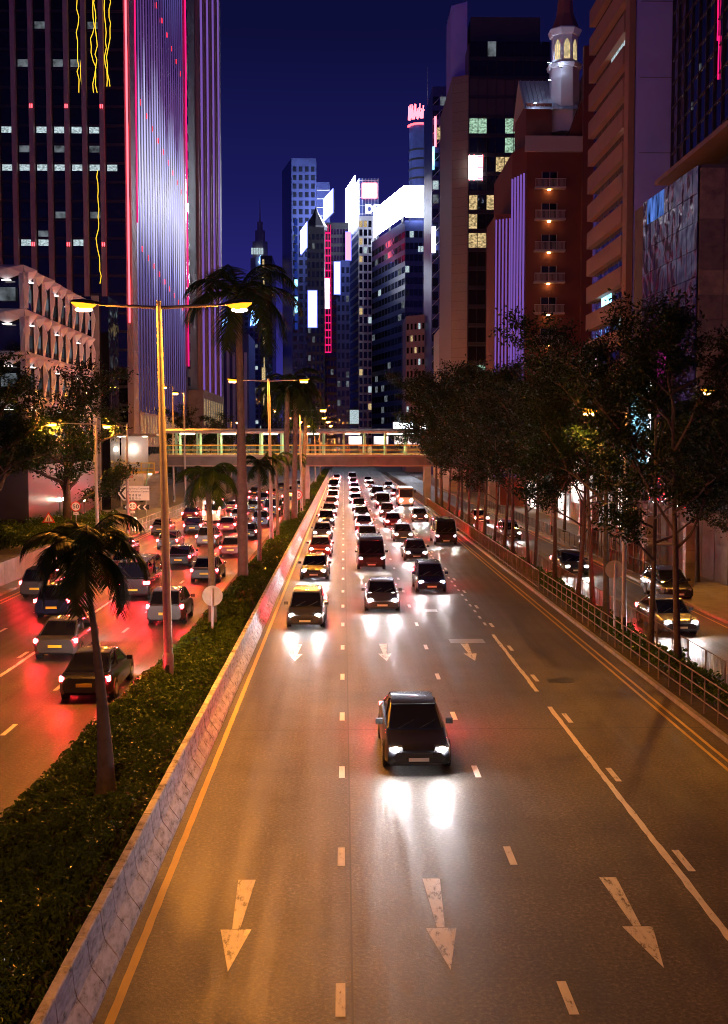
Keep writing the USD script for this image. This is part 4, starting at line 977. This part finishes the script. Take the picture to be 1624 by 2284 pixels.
prism([(30.5, 86), (48, 86), (48, 99), (31.5, 99)], 29.2, 32.3).build('neck', 'dark_concrete', t)
g_ = Facade((25.8, 95.2), (26.35, 82.3))
emit('led_pane', (0.9, 0.05, 0.5), .35, .95, 1.2, (1, 1, .4))
for r_ in range(13):
    for c in range(12):
        q0 = g_.L * c / 12
        m = 'violet_glass'
        if r_ == 12 and 1 <= c <= 4: m = 'blue_screen_reflection'  # these panes glow in place of a reflected screen
        if r_ in (4, 5, 6) and c in (4, 5): m = 'led_pane'
        g_.box(MB(), q0 + .03, q0 + g_.L / 12 - .03, 2.5 + r_ * 2.05, 2.5 + r_ * 2.05 + 2.0, .02, .07 + rr.uniform(0, .03)).build('glass_pane', m, t)
h_ = Facade((26.4, 82.2), (42, 82.2))
for r_ in range(15):
    for c in range(5):
        h_.box(MB(), c * 1.85 + .015, c * 1.85 + 1.835, 1 + r_ * 1.86, 1 + r_ * 1.86 + 1.84, -.1, .06 + rr.uniform(0, .02)).build('stone_slab', 'slab_stone' if rr.random() < .6 else 'slab_stone_dark', t)

# ---------------------------------------------------------------- right: red building with steeple
t = thing('church_building', 'red brown block with balconies, violet lit ribs and white steeple', 'church')
prism([(24.0, 146), (38, 146), (38, 168), (22.7, 168), (22.7, 150)], 0, 47.6).build('wall', 'red_render', t)
prism([(20.6, 151), (22.7, 149.6), (22.7, 160), (20.6, 160)], 0, 39.5).build('wing', 'red_render', t)
w1 = Facade((20.6, 150.9), (22.7, 149.5)); w2 = Facade((22.7, 149.9), (24.0, 145.9))
for fw, nn, zt in ((w1, 5, 38.8), (w2, 5, 44)):
    for i in range(nn): fw.box(MB(), fw.L * (i + .3) / nn, fw.L * (i + .3) / nn + .12, 4, zt, .02, .25).build('lit_rib', 'led_violet', t)
fr = Facade((24.0, 145.9), (33.5, 145.9))
fr.box(MB(), -.3, 9.5, 46.6, 47.5, 0, .5).build('cornice', 'cream_trim', t)
fr.box(MB(), -.3, 9.5, 47.5, 48.6, .3, .42).build('parapet', 'cream_trim', t)
for k in range(11):
    z = 44.0 - 4.06 * k
    if z < 6: break
    fr.box(MB(), 2.0, 4.0, z - 1.9, z, 0, .06).build('window', 'dark_glass', t)
    for s in (1.95, 2.97, 3.95): fr.box(MB(), s, s + .08, z - 1.95, z + .05, .06, .12).build('window_frame', 'cream_trim', t)
    fr.box(MB(), 1.0, 5.0, z - 2.25, z - 2.0, 0, 1.0).build('balcony_slab', 'cream_trim', t)
    b = MB()
    for q in np.arange(1.0, 5.0, .16): fr.box(b, q, q + .05, z - 2.0, z - 1.05, .93, .98)
    fr.box(b, 1.0, 5.0, z - 1.05, z - .97, .9, 1.0); b.build('balcony_rail', 'cream_trim', t)
    fr.box(MB(), 2.75, 3.1, z - 2.42, z - 2.28, .15, .5).build('balcony_lamp', 'lamp_warm', t)
    fr.box(MB(), 8.2, 9.3, z - 1.8, z + .2, 0, .08).build('side_window', 'dark_glass', t)
    fr.box(MB(), 8.1, 9.4, z - 2.0, z - 1.85, 0, .3).build('sill', 'cream_trim', t)
MB().box(31.2, 38, 145.2, 146, 0, 60).build('stair_bay', 'red_render', t)
# gable and roofs
MB().raw([(24.2, 148, 48.2), (27.6, 148, 48.2), (27.6, 148, 53.5), (24.2, 148, 53.5), (24.2, 158, 48.2), (27.6, 158, 48.2), (27.6, 158, 53.5), (24.2, 158, 53.5)], [(0, 1, 2, 3), (1, 5, 6, 2), (4, 0, 3, 7), (5, 4, 7, 6)]).build('attic', 'red_render', t)
MB().raw([(23.9, 147.5, 52.6), (31.0, 147.5, 52.6), (31.0, 153, 58.0), (23.9, 153, 58.0), (31, 158, 52.6), (23.9, 158, 52.6)], [(0, 1, 2, 3), (3, 2, 4, 5)]).build('roof', 'metal_roof', t)
for i in range(12): MB().tube([(24.2 + i * .6, 147.45, 52.66), (24.2 + i * .6, 153, 58.08)], .04, 4).build('roof_seam', 'metal_roof', t)
MB().raw([(29.0, 146.5, 47.5), (38, 146.5, 47.5), (38, 146.5, 66), (36.0, 146.5, 66), (29.0, 160, 47.5), (38, 160, 47.5), (38, 160, 66), (36, 160, 66)], [(0, 1, 2, 3), (4, 0, 3, 7), (3, 2, 6, 7)]).build('gable', 'red_render', t)
def octo(r, z, c=(29.6, 150.0)): return [(c[0] + r * math.cos(a), c[1] + r * math.sin(a), z) for a in np.arange(8) * math.pi / 4 + math.pi / 8]
MB().loft([octo(2.1, 50), octo(2.0, 58.4)]).build('tower', 'steeple_paint', t)
MB().loft([octo(2.3, 58.4), octo(2.4, 58.9), octo(2.1, 59.2)]).build('tower_cornice', 'steeple_paint', t)
MB().loft([octo(1.75, 59.2), octo(1.75, 62.7)]).build('belfry', 'steeple_paint', t)
MB().loft([octo(2.0, 62.7), octo(2.3, 63.4), octo(2.1, 63.6)]).build('belfry_cornice', 'steeple_paint', t)
MB().loft([octo(1.95, 63.6), octo(1.15, 65.6), octo(.75, 70), octo(.02, 81)]).build('spire', 'steeple_roof', t)
emit('belfry_glow', (1.0, .78, .38), 1.1, .6, 1.5)
for a in (-math.pi / 2 - math.pi / 4, -math.pi / 2, -math.pi / 2 + math.pi / 4):
    n = np.array((math.cos(a), math.sin(a), 0)); u = np.array((-n[1], n[0], 0)); c = np.array((29.6, 150, 0)) + n * 1.62
    prof2 = [(-.38, 59.5), (.38, 59.5), (.38, 61.3), (.22, 61.8), (0, 62.1), (-.22, 61.8), (-.38, 61.3)]
    MB().loft([[c + u * q[0] + n * d + np.array((0, 0, q[1])) for q in prof2] for d in (0, .05)]).build('arched_window', 'belfry_glow', t)
    for q in (-.14, .12): MB().tube([c + u * q + n * .07 + np.array((0, 0, 59.5)), c + u * q + n * .07 + np.array((0, 0, 61.8))], .025, 4).build('window_bar', 'steeple_paint', t)
for a in (-2.3, -1.2): # floodlights on the roof that wash the steeple
    c = np.array((29.6 + 3.4 * math.cos(a), 150 + 3.4 * math.sin(a), 61.6 if a < -2 else 61.6))
emit('flood_cool', (0.62, 0.74, 1.0), 130.0)
for x, y, z in ((25.2, 147.1, 53.2), (27.0, 146.6, 56.0), (28.6, 147.2, 58.0), (27.3, 148.9, 59.0)):
    h = MB().box(x - .16, x + .16, y - .1, y + .1, z - .15, z + .02).build('floodlight', 'dark_metal', t)
    MB().box(x - .14, x + .14, y - .05, y + .2, z + .024, z + .05).build('lens', 'flood_cool', h)

# ---------------------------------------------------------------- right: tall dark tower
t = thing('office_tower', 'tall dark brown glass tower with beige edge strip and red sign', 'skyscraper')
prism([(21.2, 190), (35, 190), (35, 215), (21.2, 215)], 0, 76).build('wall', 'office_brown', t)
prism([(18.6, 191.5), (21.2, 190.2), (21.2, 215), (18.6, 215)], 0, 71).build('edge_strip', 'beige_tile', t)
prism([(18.9, 197), (21.5, 195), (21.5, 206), (18.9, 206)], 71, 85).build('blue_lit_core', 'blue_lit_wall', t)  # violet blue lighting put into the wall colour
prism([(22.0, 194), (34, 194), (34, 208), (22.0, 208)], 76, 82).build('roof_plant', 'office_brown', t)
f_ = Facade((21.2, 189.95), (35, 189.95))
kinds = {}
for k in range(23):
    z = 3.5 + 3.2 * k
    f_.box(MB(), 0, 13.8, z - .5, z, 0, .12).build('floor_edge', 'mullion', t)
    for c in range(9):
        s = .2 + c * 1.52
        m = 'dark_glass'; q = rr.random()
        if k in (19, 20): m = 'mullion'
        elif k in (18, 17) and (c > 4 or q < .4): m = 'office_green'
        elif k == 16 and 2 < c < 6: m = 'office_warm'
        elif k in (13, 12, 14) and c < 4 and q < .6: m = 'office_warm'
        elif k == 5 and 0 < c < 3: m = 'office_green'
        elif q < .05: m = 'office_dim'
        if m != 'mullion':
            # lit rooms: a bright strip of ceiling lamps above a dim room
            f_.box(MB(), s, s + 1.4, z + .1, z + 2.55, .0, .05).build('window_pane', m, t)
for c in range(10): f_.box(MB(), .12 + c * 1.52 - .05, .12 + c * 1.52 + .03, 2, 76, .05, .16).build('mullion', 'mullion', t)
for k in range(44): Facade((18.6, 191.45), (21.2, 190.15)).box(MB(), 0, 2.9, 1 + k * 1.6, 1.03 + k * 1.6, .0, .02).build('tile_joint', 'mullion', t)
f_.box(MB(), .1, 2.4, 53.4, 57.4, .3, .5).build('sign_box', 'sign_glow_white', t)
for z in (53.4, 55.2, 57.0): f_.box(MB(), 1.5, 2.45, z, z + .35, .5, .56).build('sign_bar', 'sign_glow_red', t)
for s in (.1, .9, 2.35): f_.box(MB(), s, s + .14, 53.2, 57.5, .5, .56).build('sign_bar', 'sign_glow_red', t)

# ---------------------------------------------------------------- centre skyline
def grid_tower(label, pts, H, wall, cols, rows, z0, z1, win='dark_glass', lit=(), face=0, wname='window', pw=.6, ph=.62, seed=1, proud=.04, cap=None):
    rq = random.Random(seed)
    t = thing('office_tower', label, 'skyscraper')
    prism(pts, 0, H).build('wall', wall, t)
    for fi, fc in enumerate([face] if np.ndim(face) == 0 else face):
        a, b = pts[fc], pts[(fc + 1) % len(pts)]
        f_ = Facade(a, b); cw = f_.L / cols; rh = (z1 - z0) / rows
        for r_ in range(rows):
            for c in range(cols):
                m = win
                for prob, lm in lit:
                    if rq.random() < prob: m = lm
                if m is None: continue
                f_.box(MB(), cw * (c + .5 - pw / 2), cw * (c + .5 + pw / 2), z0 + rh * (r_ + .5 - ph / 2), z0 + rh * (r_ + .5 + ph / 2), -.1, proud).build(wname, m, t)
    return t
t = grid_tower('narrow dark tower with diagonal lines right of the white billboard', [(23.8, 300), (29.6, 300), (29.6, 330), (23.8, 330)], 104, 'office_blue', 3, 26, 6, 102, 'blue_glass', [(.10, 'office_dim'), (.05, 'office_cool')], seed=2, pw=.8)
f_ = Facade((23.8, 299.9), (29.6, 299.9))
for i in range(26): MB().tube([f_.pt(.1, 4 + i * 3.8, .15), f_.pt(2.6, 6.6 + i * 3.8, .15)], .06, 4).build('diagonal_line', 'white_grid', t)
f_.box(MB(), .0, .9, 60, 67, .2, .5).build('bright_sign', 'sign_glow_white', t); f_.box(MB(), .5, 1.1, 88, 96, .2, .5).build('red_sign', 'sign_glow_red', t); f_.box(MB(), .0, .6, 82, 88, .2, .5).build('cyan_sign', 'sign_glow_cyan', t); f_.box(MB(), 1.3, 2.3, 90, 93, .2, .5).build('yellow_sign', 'office_warm', t)
f_.box(MB(), 5.2, 5.9, 62, 70, .2, .5).build('red_sign', 'sign_glow_red', t); f_.box(MB(), 5.2, 5.9, 50, 61.5, .2, .5).build('cyan_sign', 'sign_glow_cyan', t)
# round tower with red script sign
t = thing('office_tower', 'curved dark blue tower with red rooftop sign', 'skyscraper')
cyl = [(35 + 5.4 * math.cos(a), 505 + 5.4 * math.sin(a)) for a in np.linspace(0, 2 * math.pi, 24, endpoint=False)]
prism(cyl, 0, 152).build('wall', 'office_blue', t)
for k in range(20): prism([(35 + 5.55 * math.cos(a), 505 + 5.55 * math.sin(a)) for a in np.linspace(0, 2 * math.pi, 24, endpoint=False)], 60 + k * 4.2, 60.9 + k * 4.2).build('floor_edge', 'mullion', t)
q = MB()
for i, a in enumerate(np.linspace(-2.9, -1.5, 22)):
    r_ = 5.9; hgt = rr.uniform(3.0, 7.5)
    q.tube([(35 + r_ * math.cos(a), 505 + r_ * math.sin(a), 153 + rr.uniform(0, 1.5)), (35 + r_ * math.cos(a + .04), 505 + r_ * math.sin(a + .04), 153 + hgt)], .28, 4)
    if i % 2: q.tube([(35 + r_ * math.cos(a), 505 + r_ * math.sin(a), 154 + hgt * .5), (35 + r_ * math.cos(a + .13), 505 + r_ * math.sin(a + .13), 154 + hgt * .5)], .25, 4)
q.build('red_sign', 'sign_glow_red', t)
MB().tube([(35 + 5.9 * math.cos(a), 505 + 5.9 * math.sin(a), 151.2) for a in np.linspace(-3.0, -1.45, 12)], .5, 5).build('sign_rim', 'led_red_hot', t)
MB().box(38.2, 40.4, 503, 507, 140, 163).build('roof_core', 'office_blue', t)
MB().tube([(38, 505, 160), (38, 505, 178)], .12, 5).build('mast', 'galvanised', t)
# dark block with the large white billboard
t = grid_tower('dark office block carrying the large white billboard', [(12.2, 478), (23.9, 432), (41, 432), (41, 478)], 95, 'office_blue', 10, 17, 16, 92, 'dark_glass', [(.05, 'office_dim'), (.02, 'office_cool')], face=[0, 1], seed=5, pw=.86, ph=.55)
f_ = Facade((23.9, 431.8), (41, 431.8))
for z, a, b, m in ((83, 5, 10, 'office_cool'), (64, 10, 15, 'office_cool'), (58, 9, 15, 'office_cool'), (51.5, 3, 12, 'office_warm'), (51.5, 13.2, 17, 'office_warm'), (83, 14, 17, 'office_cool')):
    for i in range(int((b - a) / 1.1)): f_.box(MB(), a + i * 1.1, a + i * 1.1 + .9, z, z + 2.2, .06, .12).build('lit_window', m, t)
t = thing('billboard', 'huge blank white lit billboard folded round a block corner', 'billboard')
for a, b, z0, z1 in (((13.4, 475.5), (23.9, 431.0), 96.5, 108), ((23.9, 430.8), (39.6, 430.8), 96.0, 108)):
    Facade(a, b).box(MB(), 0, np.hypot(b[0] - a[0], b[1] - a[1]), z0, z1, .3, .7).build('screen', 'screen_white', t)
    for q_ in (.1, .5, .9):
        Facade(a, b).box(MB(), q_ * np.hypot(b[0] - a[0], b[1] - a[1]), q_ * np.hypot(b[0] - a[0], b[1] - a[1]) + .3, z0 - 2, z1 - .3, -.4, .28).build('frame', 'dark_metal', t)
# white grid tower with logo
t = grid_tower('white gridded tower with logo sign and letters on top', [(6.6, 490), (14.6, 490), (14.6, 520), (2.0, 520)], 108.5, 'white_grid', 4, 27, 4, 107, 'dark_glass', [(.08, 'office_warm'), (.05, 'office_cool')], seed=6, pw=.7, ph=.72)
f_ = Facade((2.0, 520), (6.6, 490))
for k in range(26): f_.box(MB(), .3, f_.L - .3, 6 + k * 3.85, 8.6 + k * 3.85, 0, .06).build('strip_window', 'office_blue', t)
prism([(6.8, 491), (15.5, 491), (15.5, 510), (4, 510)], 108.5, 125).build('sign_block', 'office_blue', t)
f_ = Facade((6.8, 490.9), (15.5, 490.9))
for i in range(5): f_.box(MB(), .2, 8.6, 109.5 + i * 3.6, 109.65 + i * 3.6, 0, .12).build('sign_grid', 'white_grid', t)
for i in range(7): f_.box(MB(), .2 + i * 1.35, .32 + i * 1.35, 109, 125, 0, .14).build('sign_grid', 'white_grid', t)
lo = [(4.6 + rad * math.cos(a), 119.6 + rad * .98 * math.sin(a)) for a in np.linspace(0, 2 * math.pi, 48, endpoint=False) for rad in [4.0 * (1 - .14 * math.cos(4 * a)) * (1 + .04 * math.cos(8 * a))]]
def fpoly(f_, poly, d0, d1):
    m = trimesh.creation.extrude_polygon(Polygon(poly), 1.0, engine='earcut'); v = np.array(m.vertices)
    return np.array([f_.pt(p[0], p[1], d0 + (d1 - d0) * p[2]) for p in v]), m.faces
MB().raw(*fpoly(f_, lo, .2, .5)).build('logo_rim', 'sign_glow_red', t)
c_ = np.array((4.6, 119.6)); MB().raw(*fpoly(f_, [tuple(c_ + (np.array(p) - c_) * .86) for p in lo], .5, .8)).build('logo', 'sign_glow_white', t)
tm = text('DB', 3.6); v = np.array(tm.vertices); MB().raw(np.array([f_.pt(2.6 + p[0], 109.9 + p[1], .3 + p[2]) for p in v]), tm.faces).build('letters', 'sign_glow_white', t)
g_ = Facade((1.6, 520), (6.2, 489))
g_.box(MB(), 2, g_.L - .5, 106, 126, .8, 1.2).build('side_screen', 'screen_white', t)
# blue towers left of centre
t = grid_tower('dark slab tower with blue lit window column, left of centre', [(-24.2, 520), (-12.8, 520), (-12.8, 545), (-30, 545)], 141, 'office_blue', 4, 34, 5, 138, 'blue_glass', [(.05, 'office_dim')], seed=8)
emit('blue_wash', (0.05, 0.12, 0.9), .22)  # blue light washing the facade, put in as faintly glowing panes
f_ = Facade((-24.2, 519.9), (-12.8, 519.9))
for k in range(13): f_.box(MB(), 1.3, 2.7, 62 + k * 4, 65.2 + k * 4, .06, .1).build('lit_window', 'blue_wash' if k > 7 else 'sign_glow_cyan' if k in (2, 3, 5) else 'blue_wash', t)
MB().box(-12.7, -6.5, 528, 540, 100, 132).build('scaffold_core', 'office_blue', t)
for k in range(7): MB().box(-12.6, -6.4, 527.7, 527.9, 104 + k * 4, 104.3 + k * 4).build('scaffold_bar', 'white_grid', t)
def screen(name, label, a, b, z0, z1, m):
    t = thing(name, label, 'billboard')
    f_ = Facade(a, b)
    f_.box(MB(), 0, f_.L, z0, z1, .0, .35).build('screen', m, t)
    f_.box(MB(), -.25, f_.L + .25, z0 - .3, z1 + .3, -.5, -.02).build('frame', 'dark_metal', t)
    if z0 > 40:
        for q0, q1, w0, w1 in ((-.35, -.05, z0, z1), (f_.L + .05, f_.L + .35, z0, z1), (-.35, f_.L + .35, z1 + .05, z1 + .45), (-.35, f_.L + .35, z0 - .45, z0 - .05)): f_.box(MB(), q0, q1, w0, w1, 0, .3).build('edge_glow', 'blue_halo', t)  # emissive strips added for the blue glow around a screen
screen('billboard', 'tilted white lit screen on the tower left of centre', (-8.9, 505), (-4.4, 484), 109, 118.6, 'screen_white')
screen('billboard', 'tall white lit screen beside the blue window column', (-17.8, 470), (-14.6, 452), 88.5, 98, 'screen_white')
t = grid_tower('mid height dark tower with pagoda roof', [(-15.0, 456), (-8.0, 456), (-8.0, 480), (-15, 480)], 97, 'office_dark', 4, 24, 4, 95, 'blue_glass', [(.04, 'office_dim')], seed=9)
q = MB().loft([[(-11.5 + s * math.cos(a), 464 + s * math.sin(a), z) for a in np.arange(8) * math.pi / 4] for s, z in ((4.6, 97), (4.8, 98.5), (1.2, 104), (.1, 107))])
q.build('pagoda_roof', 'office_dark', t)
screen('billboard', 'pink and white tall lit screen low on the pagoda roofed tower', (-14.4, 455.5), (-11.2, 455.5), 56.5, 71, 'screen_pink')
t = grid_tower('dark tower with red lit lattice strip', [(-8.4, 482), (2.2, 482), (2.2, 505), (-8.4, 505)], 104, 'office_dark', 8, 26, 4, 102, 'violet_glass', [(.03, 'office_dim')], seed=10, pw=.8)
f_ = Facade((-8.4, 481.8), (2.2, 481.8))
for k in range(17): f_.box(MB(), .4, 2.9, 48 + k * 3.2, 48.5 + k * 3.2, .1, .4).build('lattice_bar', 'led_pink', t)
for s in (.4, 1.6, 2.8): f_.box(MB(), s, s + .15, 48, 103, .1, .4).build('lattice_bar', 'led_pink', t)
f_.box(MB(), .3, 2.2, 67, 80, .4, .7).build('red_sign', 'screen_pink', t)
screen('billboard', 'small red framed vertical sign left of the gridded tower', (1.0, 481), (3.0, 481), 88, 99.5, 'sign_glow_red')
screen('billboard', 'white vertical lit screen between the dark towers', (-3.8, 470), (-1.6, 470), 72, 85, 'screen_white')
grid_tower('low dark slab between the lattice tower and gridded tower', [(-3.0, 471), (2.6, 471), (2.6, 480), (-3.0, 480)], 86, 'office_blue', 3, 20, 4, 84, 'blue_glass', [(.06, 'office_dim')], seed=11)
# spired tower far away
t = thing('office_tower', 'distant stepped tower with thin spire and round blue sign', 'skyscraper')
for w, z0, z1 in ((8.2, 0, 158), (6.4, 158, 171), (4.2, 171, 180), (2.4, 180, 187)): prism([(-67.4 + w * math.cos(a), 900 + w * math.sin(a)) for a in np.arange(8) * math.pi / 4 + .39], z0, z1).build('stage', 'pink_render', t)
MB().tube([(-67.4, 900, 187), (-67.4, 900, 205)], [.8, .1], 6).build('spire', 'pink_render', t)
for k in range(5): MB().box(-74 + k * 2.0, -72.4 + k * 2.0, 891.6, 892, 160, 165).build('crown_light', 'office_cool', t)
q = MB(); q.tube([(-65.5 + 2.0 * math.cos(a), 891.2, 154 + 2.0 * math.sin(a)) for a in np.linspace(0, 2 * math.pi, 16)], .5, 5); q.tube([(-67.0, 891.2, 154), (-66.4, 891.2, 159)], .5, 5); q.build('blue_sign', 'sign_glow_blue', t)
t = grid_tower('distant violet flat block behind the tallest palm', [(-64, 620), (-42, 620), (-42, 650), (-64, 650)], 96, 'office_blue', 8, 30, 4, 95, 'violet_glass', [(.07, 'office_cool'), (.06, 'office_dim')], seed=12)
q = MB()
for i in range(7): q.tube([(-52 + i * .7, 619.5, 74 + rr.uniform(0, 2)), (-51 + i * .7, 619.5, 84 + rr.uniform(-2, 3))], .28, 4)
q.build('violet_sign', 'sign_glow_blue', t)
t = grid_tower('thin distant tower with amber lights down its edge', [(-42, 560), (-36, 560), (-36, 590), (-42, 590)], 103, 'office_dark', 3, 28, 4, 102, 'blue_glass', [(.05, 'office_warm')], seed=13)
for z, h_ in ((96, 5), (92, 2), (88, 3), (80, 2), (72, 3), (66, 2), (58, 4), (46, 6), (40, 7), (33, 4), (28, 6)): MB().box(-41.6 + rr.uniform(0, 1.2), -40.4 + rr.uniform(0, 1.0), 559.3, 559.8, z, z + h_).build('amber_light', 'office_warm', t)
t = thing('office_tower', 'pale violet ribbed tower with blue script sign on top', 'skyscraper')
prism([(-49, 420), (-36, 420), (-36, 450), (-49, 450)], 0, 50).build('wall', 'office_blue', t)
f_ = Facade((-49, 419.9), (-36, 419.9))
for i in range(6): f_.box(MB(), .3 + i * 2.2, 1.3 + i * 2.2, 2, 46 - (i % 2) * 3, 0, .8).build('rib', 'white_grid', t)
q = MB()
for i in range(9):
    b = 50 + i * .55; hh = rr.uniform(1.5, 4)
    q.tube([f_.pt(.2 + i * .75, b, .3), f_.pt(.45 + i * .75, b + hh, .3)], .38, 4); q.tube([f_.pt(.2 + i * .75, b + .4, .3), f_.pt(.9 + i * .75, b + .9, .3)], .38, 4)
q.build('blue_sign', 'sign_glow_blue', t)
# small residential blocks on the right
t = grid_tower('pinkish grey apartment block with many small windows', [(18.6, 330), (28.3, 322), (33, 340), (18.6, 350)], 46.5, 'pink_render', 9, 12, 3, 45, 'dark_glass', [(.12, 'office_cool'), (.08, 'office_warm')], seed=14, pw=.5, ph=.5)
t = grid_tower('small cream apartment block lit by street light', [(22.4, 260), (28.2, 260), (28.2, 275), (22.4, 275)], 35.5, 'cream_render', 3, 9, 3, 34, 'dark_glass', [(.06, 'office_warm')], seed=15, pw=.4, ph=.5)
MB().box(25.2, 28.2, 261, 266, 35.5, 38.4).build('stair_head', 'cream_render', t)
# bright low sign over the footbridge
screen('shop_sign', 'low white lit shop sign just above the footbridge roof', (13.6, 300), (22.2, 300), 11.2, 14.2, 'screen_white')
screen('shop_sign', 'small pale blue lit screen above the footbridge roof', (2.4, 440), (6.0, 440), 16.5, 22, 'office_cool')

# ---------------------------------------------------------------- right pavement: shops, scaffold, pillars
t = thing('shop_building', 'shop row behind the street trees with bright signs', 'building')
prism([(24, 104), (34, 104), (34, 146), (24, 146)], 0, 10).build('wall', 'concrete', t)
f_ = Facade((23.95, 146), (23.95, 104))
f_ = Facade((23.95, 104), (23.95, 146), flip=True)
for s, w, z0, z1, m in ((1, 9, 2.5, 8.5, 'shop_white'), (12, 5, .4, 3.2, 'shop_white'), (20, 6, 3.4, 5.2, 'office_green'), (30, 8, .5, 3.5, 'shop_white')): f_.box(MB(), s, s + w, z0, z1, .05, .25).build('shopfront', m, t)
MB().box(24, 33, 103.7, 103.95, .5, 8.6).build('shopfront', 'shop_white', t)
for x in (25.5, 27.7, 29.9): MB().box(x, x + .2, 103.5, 103.7, .2, 9).build('mullion', 'mullion', t)
t = thing('light_box', 'tall blue lit sign panel glimpsed through the trees', 'sign')
MB().box(22.1, 23.3, 84.0, 84.4, 6.6, 13.0).build('panel', 'sign_glow_cyan', t)
MB().box(23.3, 23.5, 83.95, 84.45, 6.4, 13.2).build('edge_glow', 'screen_white', t)
MB().box(22.0, 23.5, 84.4, 84.8, 0.1, 13.2).build('frame', 'dark_metal', t)
t = thing('scaffold', 'pipe scaffold frame beside the service road, behind the trees', 'scaffold')
for x in (18.9, 20.6):
    for y in np.arange(68, 86, 1.5): MB().tube([(x, y, .1), (x, y, 5.6)], .05, 6).build('pole', 'rail_rust', t)
    for z in (2.2, 2.6, 4.0, 5.5): MB().tube([(x, 67.5, z), (x, 86, z)], .045, 6).build('ledger', 'rail_rust', t)
for y in np.arange(68, 86, 1.5):
    for z in (2.2, 5.5): MB().tube([(18.8, y, z), (20.7, y, z)], .045, 6).build('transom', 'rail_rust', t)
MB().box(18.9, 20.6, 67.6, 86, 2.24, 2.3).build('platform', 'brown_stone', t)
for i, (x, y) in enumerate(((20.6, 55), (20.3, 64), (20.2, 72.5), (20.1, 76), (20.0, 87), (19.9, 91))):
    t = thing('yellow_pillar', 'yellow stone pillar beside the service road, %s from the near end' % ordw[i], 'pillar', (x, y, .13), group='yellow pillars on the right pavement')
    for k in range(5): MB().box(-.28, .28, -.28, .28, k * .72 + .01, k * .72 + .71).build('stone_block', 'slab_stone', t)
    MB().box(-.36, .36, -.36, .36, 3.6, 3.75).build('cap', 'concrete', t)
t = thing('hoarding', 'grey corrugated hoarding wall behind the parked black car', 'hoarding')
for i in range(28): MB().box(22.6 + (i % 2) * .04, 22.75, 52 + i * 1.2, 53.18 + i * 1.2, .1, 4.2).build('panel', 'hoarding', t)
t = thing('retaining_wall', 'grey low wall along the left edge behind the nearest palm', 'wall')
for i in range(20): MB().box(-20.6, -20.2, 50 + i * 2.2, 52.18 + i * 2.2, .1, 1.5 + .02 * (i % 3)).build('wall_panel', 'concrete', t)
